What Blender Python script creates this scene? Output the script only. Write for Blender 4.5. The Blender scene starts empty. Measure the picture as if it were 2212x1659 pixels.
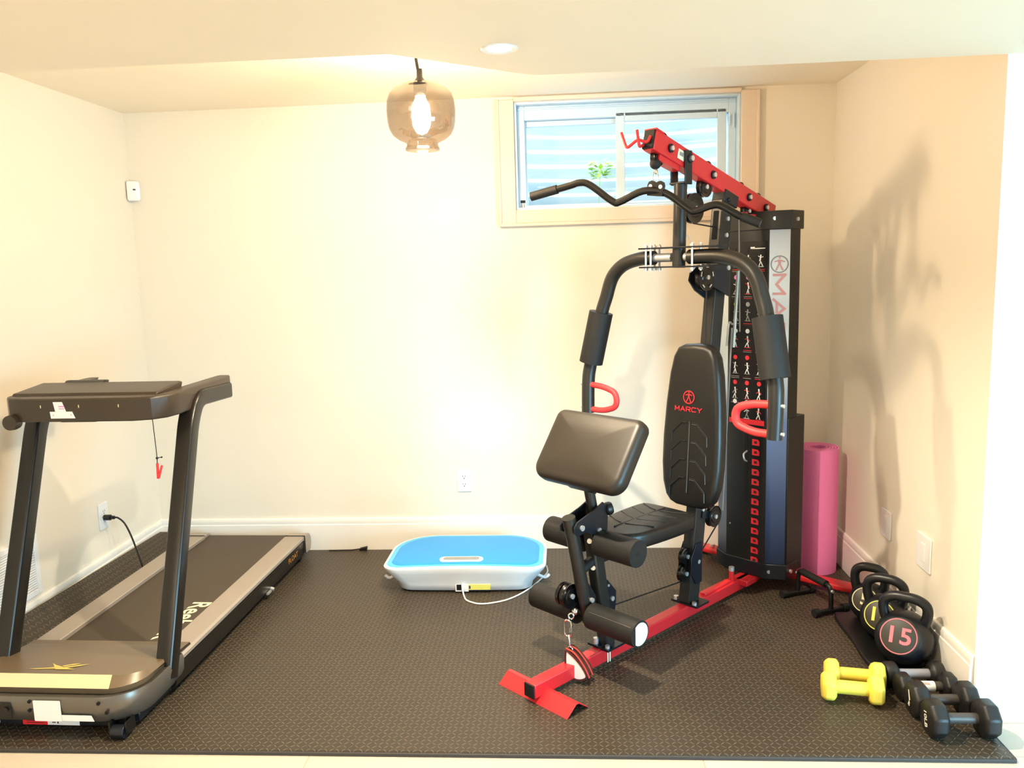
import bpy, bmesh, math, random
from mathutils import Vector, Matrix
random.seed(7)
SC = bpy.context.scene
COL = SC.collection
PI = math.pi
R = math.radians

# ------------------------------------------------------------------ materials
def lin(c):
    return tuple(((x / 12.92) if x <= 0.04045 else ((x + 0.055) / 1.055) ** 2.4) for x in c)

def rgb(r, g, b):
    return lin((r / 255, g / 255, b / 255)) + (1.0,)

def mat(name, col, rough=0.5, metal=0.0, spec=0.5, bump=0.0, bscale=200.0, var=0.0, coat=0.0, emit=None, estr=0.0, vscale=6.0):
    m = bpy.data.materials.new(name); m.use_nodes = True
    nt = m.node_tree; b = nt.nodes['Principled BSDF']
    b.inputs['Base Color'].default_value = col
    b.inputs['Roughness'].default_value = rough
    b.inputs['Metallic'].default_value = metal
    b.inputs['Specular IOR Level'].default_value = spec
    b.inputs['Coat Weight'].default_value = coat
    if emit:
        b.inputs['Emission Color'].default_value = emit
        b.inputs['Emission Strength'].default_value = estr
    tc = nt.nodes.new('ShaderNodeTexCoord')
    if var > 0:
        n = nt.nodes.new('ShaderNodeTexNoise'); n.inputs['Scale'].default_value = vscale
        nt.links.new(tc.outputs['Object'], n.inputs['Vector'])
        mx = nt.nodes.new('ShaderNodeMix'); mx.data_type = 'RGBA'
        mx.inputs[6].default_value = tuple(max(0, c * (1 - var)) for c in col[:3]) + (1,)
        mx.inputs[7].default_value = tuple(min(1, c * (1 + var)) for c in col[:3]) + (1,)
        nt.links.new(n.outputs['Fac'], mx.inputs[0])
        nt.links.new(mx.outputs[2], b.inputs['Base Color'])
    if bump > 0:
        n2 = nt.nodes.new('ShaderNodeTexNoise'); n2.inputs['Scale'].default_value = bscale
        nt.links.new(tc.outputs['Object'], n2.inputs['Vector'])
        bp = nt.nodes.new('ShaderNodeBump'); bp.inputs['Strength'].default_value = bump
        bp.inputs['Distance'].default_value = 0.002
        nt.links.new(n2.outputs['Fac'], bp.inputs['Height'])
        nt.links.new(bp.outputs['Normal'], b.inputs['Normal'])
    return m

def math_node(nt, op, a, b=None, c=None):
    n = nt.nodes.new('ShaderNodeMath'); n.operation = op
    for i, v in enumerate((a, b, c)):
        if v is None: continue
        if isinstance(v, (int, float)): n.inputs[i].default_value = v
        else: nt.links.new(v, n.inputs[i])
    return n.outputs[0]

def tread_mat(name, col, cell=0.0185, rough=0.42, seams=True):
    """foam tile: raised bars alternating at +-45 degrees, jigsaw seams between tiles"""
    m = mat(name, col, rough, spec=0.28)
    nt = m.node_tree; b = nt.nodes['Principled BSDF']
    tc = nt.nodes.new('ShaderNodeTexCoord')
    sep = nt.nodes.new('ShaderNodeSeparateXYZ'); nt.links.new(tc.outputs['Object'], sep.inputs[0])
    M = lambda op, a, b=None, c=None: math_node(nt, op, a, b, c)
    x = M('DIVIDE', sep.outputs[0], cell); y = M('DIVIDE', sep.outputs[1], cell)
    ix = M('FLOOR', x); iy = M('FLOOR', y)
    par = M('FLOORED_MODULO', M('ADD', ix, iy), 2.0)
    sgn = M('SUBTRACT', M('MULTIPLY', par, 2.0), 1.0)
    fx = M('SUBTRACT', M('SUBTRACT', x, ix), 0.5); fy = M('SUBTRACT', M('SUBTRACT', y, iy), 0.5)
    fx = M('MULTIPLY', fx, sgn)
    a = M('MULTIPLY', M('ADD', fx, fy), 0.7071); c = M('MULTIPLY', M('SUBTRACT', fx, fy), 0.7071)
    e = M('ADD', M('POWER', M('ABSOLUTE', M('DIVIDE', a, 0.54)), 2.0), M('POWER', M('ABSOLUTE', M('DIVIDE', c, 0.13)), 2.0))
    h = M('MAXIMUM', M('SUBTRACT', 1.0, e), 0.0)
    h = M('POWER', h, 0.6)
    if seams:
        tile = 0.61
        wob = M('MULTIPLY', M('SINE', M('MULTIPLY', sep.outputs[1], 2 * PI / 0.061)), 0.010)
        wob2 = M('MULTIPLY', M('SINE', M('MULTIPLY', sep.outputs[0], 2 * PI / 0.061)), 0.010)
        sx = M('PINGPONG', M('ADD', sep.outputs[0], M('ADD', wob, 0.2)), tile / 2)
        sx = M('ABSOLUTE', M('SUBTRACT', sx, tile / 2))
        sy = M('PINGPONG', M('ADD', sep.outputs[1], M('ADD', wob2, 0.0)), tile / 2)
        sy = M('ABSOLUTE', M('SUBTRACT', sy, tile / 2))
        sd = M('MINIMUM', sx, sy)
        g = M('LESS_THAN', sd, 0.0015)
        h = M('SUBTRACT', h, M('MULTIPLY', g, 0.8))
    bp = nt.nodes.new('ShaderNodeBump'); bp.inputs['Strength'].default_value = 1.0
    bp.inputs['Distance'].default_value = 0.003
    nt.links.new(h, bp.inputs['Height'])
    nt.links.new(bp.outputs['Normal'], b.inputs['Normal'])
    mx = nt.nodes.new('ShaderNodeMix'); mx.data_type = 'RGBA'
    mx.inputs[6].default_value = tuple(v * 0.8 for v in col[:3]) + (1,)
    mx.inputs[7].default_value = tuple(min(1, v * 2.7) for v in col[:3]) + (1,)  # raised bars coloured lighter to stand in for glints
    nt.links.new(h, mx.inputs[0]); nt.links.new(mx.outputs[2], b.inputs['Base Color'])
    return m

def plank_mat(name):
    m = mat(name, rgb(225, 215, 200), 0.45)
    nt = m.node_tree; b = nt.nodes['Principled BSDF']
    tc = nt.nodes.new('ShaderNodeTexCoord')
    br = nt.nodes.new('ShaderNodeTexBrick')
    br.inputs['Color1'].default_value = rgb(212, 198, 180); br.inputs['Color2'].default_value = rgb(200, 185, 166)
    br.inputs['Mortar'].default_value = rgb(170, 158, 143)
    br.inputs['Scale'].default_value = 1.0; br.inputs['Mortar Size'].default_value = 0.002
    br.inputs['Brick Width'].default_value = 1.2; br.inputs['Row Height'].default_value = 0.18
    nt.links.new(tc.outputs['Object'], br.inputs['Vector'])
    mp = nt.nodes.new('ShaderNodeMapping'); mp.inputs['Scale'].default_value = (2, 40, 2)
    nt.links.new(tc.outputs['Object'], mp.inputs['Vector'])
    n = nt.nodes.new('ShaderNodeTexNoise'); n.inputs['Scale'].default_value = 2.0
    nt.links.new(mp.outputs[0], n.inputs['Vector'])
    mx = nt.nodes.new('ShaderNodeMix'); mx.data_type = 'RGBA'; mx.blend_type = 'MULTIPLY'
    mx.inputs[0].default_value = 0.12
    nt.links.new(br.outputs['Color'], mx.inputs[6]); nt.links.new(n.outputs['Color'], mx.inputs[7])
    nt.links.new(mx.outputs[2], b.inputs['Base Color'])
    return m

def ramp_mat(name, axis, lo, hi, stops, rough, metal):
    m = mat(name, (0.5, 0.5, 0.5, 1), rough, metal)
    nt = m.node_tree; b = nt.nodes['Principled BSDF']
    tc = nt.nodes.new('ShaderNodeTexCoord')
    sep = nt.nodes.new('ShaderNodeSeparateXYZ'); nt.links.new(tc.outputs['Object'], sep.inputs[0])
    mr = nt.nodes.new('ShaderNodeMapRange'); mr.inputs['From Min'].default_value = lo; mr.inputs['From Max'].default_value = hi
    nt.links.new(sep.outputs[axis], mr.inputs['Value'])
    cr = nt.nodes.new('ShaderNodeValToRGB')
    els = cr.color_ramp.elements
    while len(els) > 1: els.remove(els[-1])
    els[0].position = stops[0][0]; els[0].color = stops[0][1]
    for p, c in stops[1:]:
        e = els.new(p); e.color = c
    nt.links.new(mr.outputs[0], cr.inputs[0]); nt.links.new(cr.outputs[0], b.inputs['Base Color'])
    n = nt.nodes.new('ShaderNodeTexNoise'); mp = nt.nodes.new('ShaderNodeMapping')
    mp.inputs['Scale'].default_value = (30, 30, 900) if axis == 2 else (30, 900, 30)
    nt.links.new(tc.outputs['Object'], mp.inputs[0]); nt.links.new(mp.outputs[0], n.inputs['Vector'])
    bp = nt.nodes.new('ShaderNodeBump'); bp.inputs['Strength'].default_value = 0.05; bp.inputs['Distance'].default_value = 0.001
    nt.links.new(n.outputs['Fac'], bp.inputs['Height']); nt.links.new(bp.outputs['Normal'], b.inputs['Normal'])
    return m

def glass_mat(name, tint, gloss=0.06, rough=0.02):
    m = bpy.data.materials.new(name); m.use_nodes = True
    nt = m.node_tree; nt.nodes.clear()
    out = nt.nodes.new('ShaderNodeOutputMaterial')
    t = nt.nodes.new('ShaderNodeBsdfTransparent'); t.inputs[0].default_value = tint
    g = nt.nodes.new('ShaderNodeBsdfGlossy'); g.inputs['Roughness'].default_value = rough
    fr = nt.nodes.new('ShaderNodeLayerWeight'); fr.inputs['Blend'].default_value = 0.25
    ad = math_node(nt, 'ADD', math_node(nt, 'MULTIPLY', fr.outputs['Facing'], 0.30), gloss)
    mx = nt.nodes.new('ShaderNodeMixShader')
    nt.links.new(ad, mx.inputs[0]); nt.links.new(t.outputs[0], mx.inputs[1]); nt.links.new(g.outputs[0], mx.inputs[2])
    nt.links.new(mx.outputs[0], out.inputs[0])
    return m

M = {}
M['wall'] = mat('wall_paint', rgb(237, 229, 214), 0.75, bump=0.05, bscale=300, var=0.01)
M['ceil'] = mat('ceiling_paint', rgb(251, 241, 221), 0.85, bump=0.04, bscale=250, var=0.01)
M['trim'] = mat('trim_paint', rgb(244, 240, 233), 0.4, bump=0.02, bscale=80)
M['casing'] = mat('casing_paint_shaded', rgb(226, 209, 190), 0.45, bump=0.02, bscale=80)  # beige-grey carries the shade around the bright window
M['vinyl'] = mat('window_vinyl_daylit', rgb(206, 226, 240), 0.35, bump=0.02, bscale=80)  # cool daylight tinted into the frame's base colour
M['floor'] = plank_mat('floor_planks')
M['tread'] = tread_mat('foam_tread', rgb(70, 61, 50), rough=0.40)
M['tread_edge'] = mat('foam_edge', rgb(60, 56, 54), 0.6, bump=0.2, bscale=400)
M['steel_dark'] = mat('charcoal_steel', rgb(44, 42, 39), 0.38, 0.25, bump=0.04, bscale=500, var=0.1)
M['steel_navy'] = mat('black_steel', rgb(24, 28, 36), 0.35, 0.2, bump=0.04, bscale=500, var=0.1)
M['black_plastic'] = mat('black_plastic', rgb(13, 12, 13), 0.42, bump=0.05, bscale=600, var=0.1)
M['black_matt'] = mat('black_matt', rgb(12, 11, 11), 0.7, bump=0.05, bscale=500)
M['black_gloss'] = mat('black_gloss', rgb(14, 13, 13), 0.25, bump=0.01, bscale=200)
M['foam'] = mat('black_foam', rgb(17, 15, 12), 0.62, bump=0.5, bscale=500, var=0.15)
M['vinyl_pad'] = mat('black_vinyl', rgb(21, 19, 17), 0.38, bump=0.12, bscale=700, var=0.1)
M['vinyl_pad2'] = mat('brown_black_vinyl', rgb(40, 34, 27), 0.4, bump=0.12, bscale=700, var=0.1)
M['seam'] = mat('seam_thread', rgb(92, 86, 74), 0.5, bump=0.1, bscale=400)
M['groove'] = mat('seam_groove', rgb(12, 11, 10), 0.6, bump=0.1, bscale=400)
M['red'] = mat('red_enamel', rgb(214, 42, 48), 0.33, 0.0, bump=0.02, bscale=300, var=0.05)
M['red_soft'] = mat('red_rubber', rgb(232, 58, 60), 0.5, bump=0.1, bscale=300, var=0.05)
M['red_print'] = mat('red_print', rgb(235, 40, 52), 0.5, bump=0.02, bscale=300)
M['white_print'] = mat('white_print', rgb(236, 232, 226), 0.5, bump=0.02, bscale=300)
M['pink_print'] = mat('pink_print', rgb(222, 130, 200), 0.5, bump=0.02, bscale=300)
M['green_print'] = mat('green_print', rgb(170, 214, 60), 0.5, bump=0.02, bscale=300)
M['grey_print'] = mat('grey_print', rgb(150, 146, 142), 0.5, bump=0.02, bscale=300)
M['rose_print'] = mat('rose_print', rgb(222, 160, 158), 0.45, bump=0.02, bscale=300)
M['gold'] = mat('gold_print', rgb(224, 196, 96), 0.4, 0.2, bump=0.02, bscale=300)
M['cream_print'] = mat('cream_print', rgb(240, 230, 200), 0.5, bump=0.02, bscale=300)
M['orange_print'] = mat('orange_print', rgb(196, 130, 60), 0.5, bump=0.02, bscale=300)
M['chrome'] = mat('chrome', rgb(220, 220, 222), 0.18, 1.0, bump=0.01, bscale=200)
M['zinc'] = mat('zinc_bolt', rgb(225, 225, 225), 0.3, 0.7, bump=0.02, bscale=300)
M['tm_grey'] = mat('treadmill_grey', rgb(112, 106, 98), 0.28, 0.5, bump=0.05, bscale=700, var=0.08)
M['tm_cover'] = mat('treadmill_cover', rgb(112, 95, 74), 0.34, 0.1, bump=0.06, bscale=600, var=0.06)
M['tm_black'] = mat('treadmill_black', rgb(30, 26, 22), 0.28, 0.15, bump=0.05, bscale=700, var=0.08)
M['tm_console'] = mat('console_plastic', rgb(62, 50, 38), 0.38, 0.05, bump=0.05, bscale=600, var=0.05)
M['tm_rail'] = mat('rail_aluminium', rgb(172, 160, 148), 0.45, 0.35, bump=0.05, bscale=500, var=0.05)
M['belt'] = mat('running_belt', rgb(72, 60, 45), 0.62, bump=0.25, bscale=900, var=0.06)
M['strip_gold'] = mat('champagne_strip', rgb(236, 214, 170), 0.32, 0.3, bump=0.02, bscale=300)
M['white_plastic'] = mat('white_plastic', rgb(240, 240, 240), 0.3, bump=0.02, bscale=200)
M['paper'] = mat('paper_label', rgb(246, 246, 244), 0.6, bump=0.03, bscale=300)
M['yellow_label'] = mat('yellow_label', rgb(228, 222, 110), 0.5, bump=0.02, bscale=300)
M['blue_top'] = mat('blue_platform', rgb(30, 150, 232), 0.42, bump=0.05, bscale=500, var=0.04)
M['cyan_rim'] = mat('cyan_rim', rgb(84, 188, 238), 0.4, bump=0.03, bscale=300)
M['display'] = mat('display_dark', rgb(150, 150, 146), 0.25, 0.3, bump=0.01, bscale=200)
M['pink'] = mat('pink_foam', rgb(255, 136, 202), 0.55, bump=0.25, bscale=350, var=0.04)
M['pink_dark'] = mat('pink_foam_inner', rgb(196, 36, 92), 0.6, bump=0.25, bscale=350)
M['yellow'] = mat('yellow_neoprene', rgb(244, 218, 84), 0.5, bump=0.25, bscale=500, var=0.04)
M['kb'] = mat('kettlebell_vinyl', rgb(16, 18, 23), 0.36, bump=0.06, bscale=500, var=0.1)
M['kb_disc'] = mat('kettlebell_disc', rgb(50, 45, 36), 0.5, bump=0.04, bscale=500)
M['neo'] = mat('black_neoprene', rgb(26, 24, 24), 0.42, bump=0.3, bscale=600, var=0.1)
M['neo_bar'] = mat('grey_bar', rgb(72, 66, 62), 0.45, bump=0.1, bscale=500, var=0.1)
M['grey_label'] = mat('grey_label', rgb(150, 150, 158), 0.5, bump=0.02, bscale=300)
M['cord_black'] = mat('black_cord', rgb(20, 18, 17), 0.5, bump=0.05, bscale=400)
M['cord_white'] = mat('white_cord', rgb(238, 236, 230), 0.5, bump=0.05, bscale=400)
M['cloth_white'] = mat('white_webbing', rgb(238, 236, 228), 0.8, bump=0.4, bscale=500)
M['cloth_red'] = mat('red_webbing', rgb(178, 60, 44), 0.8, bump=0.4, bscale=500)
M['cloth_brown'] = mat('brown_webbing', rgb(70, 24, 20), 0.8, bump=0.4, bscale=500)
M['cable_grey'] = mat('cable_grey', rgb(140, 134, 124), 0.4, 0.4, bump=0.02, bscale=300)
M['dark_hole'] = mat('dark_hole', rgb(6, 6, 8), 0.9, bump=0.02, bscale=200)
M['slot'] = mat('outlet_slot', rgb(70, 74, 80), 0.7, bump=0.02, bscale=200)
M['vent_grey'] = mat('vent_grey', rgb(205, 200, 190), 0.5, bump=0.02, bscale=200)
M['corrugated'] = mat('galvanised_sheet', rgb(200, 220, 232), 0.35, 0.0, bump=0.05, bscale=60, var=0.06)
M['leaf'] = mat('leaf_green', rgb(150, 205, 70), 0.6, bump=0.1, bscale=100, var=0.2)
M['gravel'] = mat('gravel', rgb(190, 188, 182), 0.9, bump=0.8, bscale=60, var=0.3)
M['bulb'] = mat('bulb_glow', rgb(255, 240, 205), 0.5, bump=0.01, bscale=100, emit=(1.0, 0.84, 0.60, 1), estr=470)
M['led'] = mat('downlight_glow', rgb(255, 250, 240), 0.5, bump=0.01, bscale=100, emit=(1.0, 0.93, 0.74, 1), estr=18)
M['pane'] = glass_mat('window_glass', (0.97, 0.99, 1.0, 1), 0.02)
M['smoke'] = glass_mat('smoke_glass', (0.80, 0.755, 0.71, 1), 0.05, 0.05)
M['silver_ramp'] = ramp_mat('brushed_silver_reflection', 2, 0.10, 1.62, [(0.0, rgb(24, 34, 54)), (0.22, rgb(48, 66, 104)), (0.45, rgb(96, 118, 160)), (0.62, rgb(196, 210, 220)), (0.9, rgb(236, 240, 240)), (1.0, rgb(176, 180, 188))], 0.3, 0.0)  # printed silver-to-navy fade, with some of the panel's reflection painted in

# ------------------------------------------------------------------ mesh builder
def V(*a): return Vector(a)

class MB:
    def __init__(s): s.v = []; s.f = []; s.mi = []; s.cur = 0
    def add(s, vs, fs, m=None):
        o = len(s.v); s.v += [Vector(p) for p in vs]
        for f in fs: s.f.append([i + o for i in f]); s.mi.append(s.cur if m is None else m)
        return s
    def box(s, c, d, rot=None, m=None):
        c = Vector(c); hx, hy, hz = d[0] / 2, d[1] / 2, d[2] / 2
        vs = [Vector((x, y, z)) for z in (-hz, hz) for y in (-hy, hy) for x in (-hx, hx)]
        if rot is not None: vs = [rot @ p for p in vs]
        vs = [p + c for p in vs]
        return s.add(vs, [(0, 2, 3, 1), (4, 5, 7, 6), (0, 1, 5, 4), (2, 6, 7, 3), (0, 4, 6, 2), (1, 3, 7, 5)], m)
    def bar(s, p0, p1, w, h, up=(0, 0, 1), m=None):
        """rectangular bar from p0 to p1; w sideways, h along up"""
        p0 = Vector(p0); p1 = Vector(p1); d = (p1 - p0).normalized()
        side = d.cross(Vector(up)).normalized(); u2 = side.cross(d).normalized()
        vs = []
        for p in (p0, p1):
            for a, b in ((-1, -1), (1, -1), (1, 1), (-1, 1)):
                vs.append(p + side * (a * w / 2) + u2 * (b * h / 2))
        return s.add(vs, [(3, 2, 1, 0), (4, 5, 6, 7), (0, 1, 5, 4), (1, 2, 6, 5), (2, 3, 7, 6), (3, 0, 4, 7)], m)
    def tube(s, pts, r, n=12, closed=False, caps=True, m=None):
        pts = [Vector(p) for p in pts]; N = len(pts); rs = r if isinstance(r, (list, tuple)) else [r] * N
        tang = []
        for i in range(N):
            a = pts[(i - 1) % N] if (closed or i > 0) else pts[i]
            b = pts[(i + 1) % N] if (closed or i < N - 1) else pts[i]
            t = (b - a); tang.append(t.normalized() if t.length > 1e-9 else Vector((0, 0, 1)))
        t0 = tang[0]; ref = Vector((0, 0, 1)) if abs(t0.z) < 0.9 else Vector((1, 0, 0))
        nrm = (ref - t0 * ref.dot(t0)).normalized()
        o = len(s.v); vs = []
        for i in range(N):
            t = tang[i]; nrm = (nrm - t * nrm.dot(t)).normalized(); bn = t.cross(nrm)
            for k in range(n):
                a = 2 * PI * k / n
                vs.append(pts[i] + (nrm * math.cos(a) + bn * math.sin(a)) * rs[i])
        fs = []
        for i in range(N if closed else N - 1):
            j = (i + 1) % N
            for k in range(n):
                k2 = (k + 1) % n
                fs.append((i * n + k, i * n + k2, j * n + k2, j * n + k))
        if caps and not closed:
            fs.append(tuple(reversed(range(n)))); fs.append(tuple((N - 1) * n + k for k in range(n)))
        return s.add(vs, fs, m)
    def cyl(s, p0, p1, r, n=20, r1=None, m=None):
        return s.tube([p0, p1], [r, r if r1 is None else r1], n, m=m)
    def rcyl(s, p0, p1, r, e=0.006, n=24, m=None):
        """cylinder with rounded ends"""
        p0 = Vector(p0); p1 = Vector(p1); d = (p1 - p0).normalized(); pts = []; rs = []
        for k in range(5):
            a = PI / 2 * k / 4; pts.append(p0 + d * e * (1 - math.sin(a))); rs.append(r - e + e * math.cos(PI / 2 - a))
        for k in range(5):
            a = PI / 2 * k / 4; pts.append(p1 - d * e * (1 - math.cos(a))); rs.append(r - e + e * math.cos(a))
        return s.tube(pts, rs, n, m=m)
    def lathe(s, prof, c=(0, 0, 0), axis=(0, 0, 1), n=32, m=None):
        """prof = [(r, h)...]"""
        c = Vector(c); ax = Vector(axis).normalized(); ref = Vector((1, 0, 0)) if abs(ax.x) < 0.9 else Vector((0, 1, 0))
        e1 = (ref - ax * ref.dot(ax)).normalized(); e2 = ax.cross(e1); vs = []; fs = []
        for r, h in prof:
            for k in range(n):
                a = 2 * PI * k / n; vs.append(c + ax * h + (e1 * math.cos(a) + e2 * math.sin(a)) * max(r, 1e-5))
        for i in range(len(prof) - 1):
            for k in range(n):
                k2 = (k + 1) % n; fs.append((i * n + k, i * n + k2, (i + 1) * n + k2, (i + 1) * n + k))
        return s.add(vs, fs, m)
    def sphere(s, c, r, n=20, sc=(1, 1, 1), m=None):
        c = Vector(c); k = n // 2; vs = []; fs = []
        for i in range(k + 1):
            t = PI * i / k
            for j in range(n):
                p = 2 * PI * j / n
                vs.append(c + Vector((math.sin(t) * math.cos(p) * sc[0], math.sin(t) * math.sin(p) * sc[1], math.cos(t) * sc[2])) * r)
        for i in range(k):
            for j in range(n):
                j2 = (j + 1) % n; fs.append((i * n + j, (i + 1) * n + j, (i + 1) * n + j2, i * n + j2))
        return s.add(vs, fs, m)
    def prism(s, poly, o, ex, ey, ez, t, m=None):
        """2D polygon extruded by t along ez, in frame o + x*ex + y*ey"""
        o = Vector(o); ex = Vector(ex); ey = Vector(ey); ez = Vector(ez); n = len(poly)
        vs = [o + ex * x + ey * y for x, y in poly] + [o + ex * x + ey * y + ez * t for x, y in poly]
        fs = [tuple(reversed(range(n))), tuple(range(n, 2 * n))] + [(i, (i + 1) % n, n + (i + 1) % n, n + i) for i in range(n)]
        return s.add(vs, fs, m)
    def loft(s, rings, cap0=True, cap1=True, m=None):
        n = len(rings[0]); vs = [p for r in rings for p in r]; fs = []
        for i in range(len(rings) - 1):
            for k in range(n):
                k2 = (k + 1) % n; fs.append((i * n + k, i * n + k2, (i + 1) * n + k2, (i + 1) * n + k))
        if cap0: fs.append(tuple(reversed(range(n))))
        if cap1: fs.append(tuple((len(rings) - 1) * n + k for k in range(n)))
        return s.add(vs, fs, m)
    def ring(s, c, nrm, r, w, t=0.0008, n=40, m=None):
        """flat annulus of outer radius r and band w"""
        c = Vector(c); ez = Vector(nrm).normalized(); ref = Vector((0, 0, 1)) if abs(ez.z) < 0.9 else Vector((1, 0, 0))
        ex = ref.cross(ez).normalized(); ey = ez.cross(ex)
        vs = []
        for rr, h in ((r, 0), (r, t), (r - w, t), (r - w, 0)):
            for k in range(n):
                a = 2 * PI * k / n; vs.append(c + (ex * math.cos(a) + ey * math.sin(a)) * rr + ez * h)
        fs = []
        for i in range(4):
            j = (i + 1) % 4
            for k in range(n):
                k2 = (k + 1) % n; fs.append((i * n + k, i * n + k2, j * n + k2, j * n + k))
        return s.add(vs, fs, m)
    def build(s, name, mats, parent=None, bevel=0.0, seg=2, angle=35, subd=0):
        me = bpy.data.meshes.new(name)
        me.from_pydata([tuple(p) for p in s.v], [], s.f)
        if not isinstance(mats, (list, tuple)): mats = [mats]
        for m in mats: me.materials.append(M[m] if isinstance(m, str) else m)
        for p, i in zip(me.polygons, s.mi): p.material_index = i; p.use_smooth = True
        bm = bmesh.new(); bm.from_mesh(me); bmesh.ops.recalc_face_normals(bm, faces=bm.faces); bm.to_mesh(me); bm.free()
        me.set_sharp_from_angle(angle=R(angle))
        o = bpy.data.objects.new(name, me); COL.objects.link(o)
        if parent is not None: o.parent = parent
        if bevel > 0:
            b = o.modifiers.new('bevel', 'BEVEL'); b.width = bevel; b.segments = seg; b.limit_method = 'ANGLE'; b.angle_limit = R(40)
            b.harden_normals = False
        if subd:
            d = o.modifiers.new('sub', 'SUBSURF'); d.levels = subd; d.render_levels = subd
        return o

def tag(o, label=None, cat=None, group=None, kind=None):
    if label: o['label'] = label
    if cat: o['category'] = cat
    if group: o['group'] = group
    if kind: o['kind'] = kind
    return o

def thing(name, label, cat, loc=(0, 0, 0), rz=0.0, group=None):
    o = bpy.data.objects.new(name, None); COL.objects.link(o); o.empty_display_size = 0.1
    o.location = loc; o.rotation_euler = (0, 0, rz)
    return tag(o, label, cat, group)

def copy_tree(o, parent=None):
    c = o.copy(); COL.objects.link(c)
    if parent is not None: c.parent = parent
    for ch in list(o.children): copy_tree(ch, c)
    return c

def struct(o): o['kind'] = 'structure'; return o

def arc(c, r, a0, a1, n, ex, ey):
    c = Vector(c); ex = Vector(ex); ey = Vector(ey)
    return [c + ex * (r * math.cos(a0 + (a1 - a0) * i / n)) + ey * (r * math.sin(a0 + (a1 - a0) * i / n)) for i in range(n + 1)]

def smooth_path(pts, k=6):
    """Catmull-Rom"""
    P = [Vector(p) for p in pts]; P = [P[0] * 2 - P[1]] + P + [P[-1] * 2 - P[-2]]; out = []
    for i in range(1, len(P) - 2):
        for j in range(k):
            t = j / k; a, b, c, d = P[i - 1], P[i], P[i + 1], P[i + 2]
            out.append(0.5 * ((2 * b) + (c - a) * t + (2 * a - 5 * b + 4 * c - d) * t * t + (3 * b - a - 3 * c + d) * t ** 3))
    out.append(P[-2]); return out

def fillet(pts, r, k=6):
    """round the corners of a polyline"""
    P = [Vector(p) for p in pts]; out = [P[0]]
    for i in range(1, len(P) - 1):
        a, b, c = P[i - 1], P[i], P[i + 1]; d0 = (a - b); d1 = (c - b)
        rr = min(r if not isinstance(r, (list, tuple)) else r[i - 1], d0.length * 0.49, d1.length * 0.49)
        s = b + d0.normalized() * rr; e = b + d1.normalized() * rr
        for j in range(k + 1):
            t = j / k; out.append(s * (1 - t) ** 2 + b * 2 * t * (1 - t) + e * t * t)
    out.append(P[-1]); return out

def rrect(w, h, r, n=6, cx=0.0, cy=0.0):
    """rounded rectangle outline, r may be 4 radii (br, tr, tl, bl)"""
    rr = r if isinstance(r, (list, tuple)) else (r,) * 4; out = []
    for (sx, sy, a0), q in zip(((1, -1, -PI / 2), (1, 1, 0), (-1, 1, PI / 2), (-1, -1, PI)), rr):
        c = (cx + sx * (w / 2 - q), cy + sy * (h / 2 - q))
        for i in range(n + 1):
            a = a0 + PI / 2 * i / n; out.append((c[0] + q * math.cos(a), c[1] + q * math.sin(a)))
    return out

def inset(poly, d):
    n = len(poly); out = []
    for i in range(n):
        p0 = Vector(poly[i - 1]); p1 = Vector(poly[i]); p2 = Vector(poly[(i + 1) % n])
        t = (p2 - p0)
        if t.length < 1e-9: out.append(tuple(p1)); continue
        t.normalize(); nn = Vector((-t.y, t.x)); out.append((p1.x + nn.x * d, p1.y + nn.y * d))
    return out

def pad(mb, poly, o, ex, ey, ez, t, r=0.015, crown=0.006, k=5, m=None):
    """puffy cushion: outline poly (counter-clockwise), thickness t along ez, edge radius r"""
    o = Vector(o); ex = Vector(ex); ey = Vector(ey); ez = Vector(ez); rings = []
    def ringat(ins, h):
        q = inset(poly, ins) if ins > 1e-6 else poly
        return [o + ex * x + ey * y + ez * h for x, y in q]
    for i in range(k + 1):
        a = PI / 2 * i / k; rings.append(ringat(r * (1 - math.sin(a)), r * (1 - math.cos(a))))
    for i in range(k + 1):
        a = PI / 2 * i / k; rings.append(ringat(r * (1 - math.cos(a)), t - r + r * math.sin(a)))
    cx = sum(p[0] for p in poly) / len(poly); cy = sum(p[1] for p in poly) / len(poly)
    base = inset(poly, r)
    for f, h in ((0.8, 0.6), (0.5, 0.9), (0.2, 1.0)):
        rings.append([o + ex * (cx + (x - cx) * f) + ey * (cy + (y - cy) * f) + ez * (t + crown * h) for x, y in base])
    mb.loft(rings, True, True, m)
    return mb

def text_data(body, size, offset=0.0, shear=0.0, space=1.0):
    cu = bpy.data.curves.new('lettering', 'FONT'); cu.body = body; cu.size = size; cu.align_x = 'CENTER'; cu.align_y = 'CENTER'
    cu.offset = offset; cu.shear = shear; cu.space_character = space; cu.resolution_u = 3
    o = bpy.data.objects.new('lettering', cu); COL.objects.link(o)
    bpy.context.view_layer.update()
    dg = bpy.context.evaluated_depsgraph_get()
    me = o.evaluated_get(dg).to_mesh()
    vs = [v.co.copy() for v in me.vertices]; fs = [tuple(p.vertices) for p in me.polygons]
    o.evaluated_get(dg).to_mesh_clear()
    bpy.data.objects.remove(o); bpy.data.curves.remove(cu)
    return vs, fs

def text_on(mb, body, size, o, ex, ey, offset=0.0, shear=0.0, sx=1.0, sy=1.0, lift=0.0, m=None, space=1.0):
    vs, fs = text_data(body, size, offset, shear, space)
    o = Vector(o); ex = Vector(ex).normalized(); ey = Vector(ey).normalized(); ez = ex.cross(ey)
    mb.add([o + ex * (v.x * sx) + ey * (v.y * sy) + ez * lift for v in vs], fs, m)
    return mb

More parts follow.
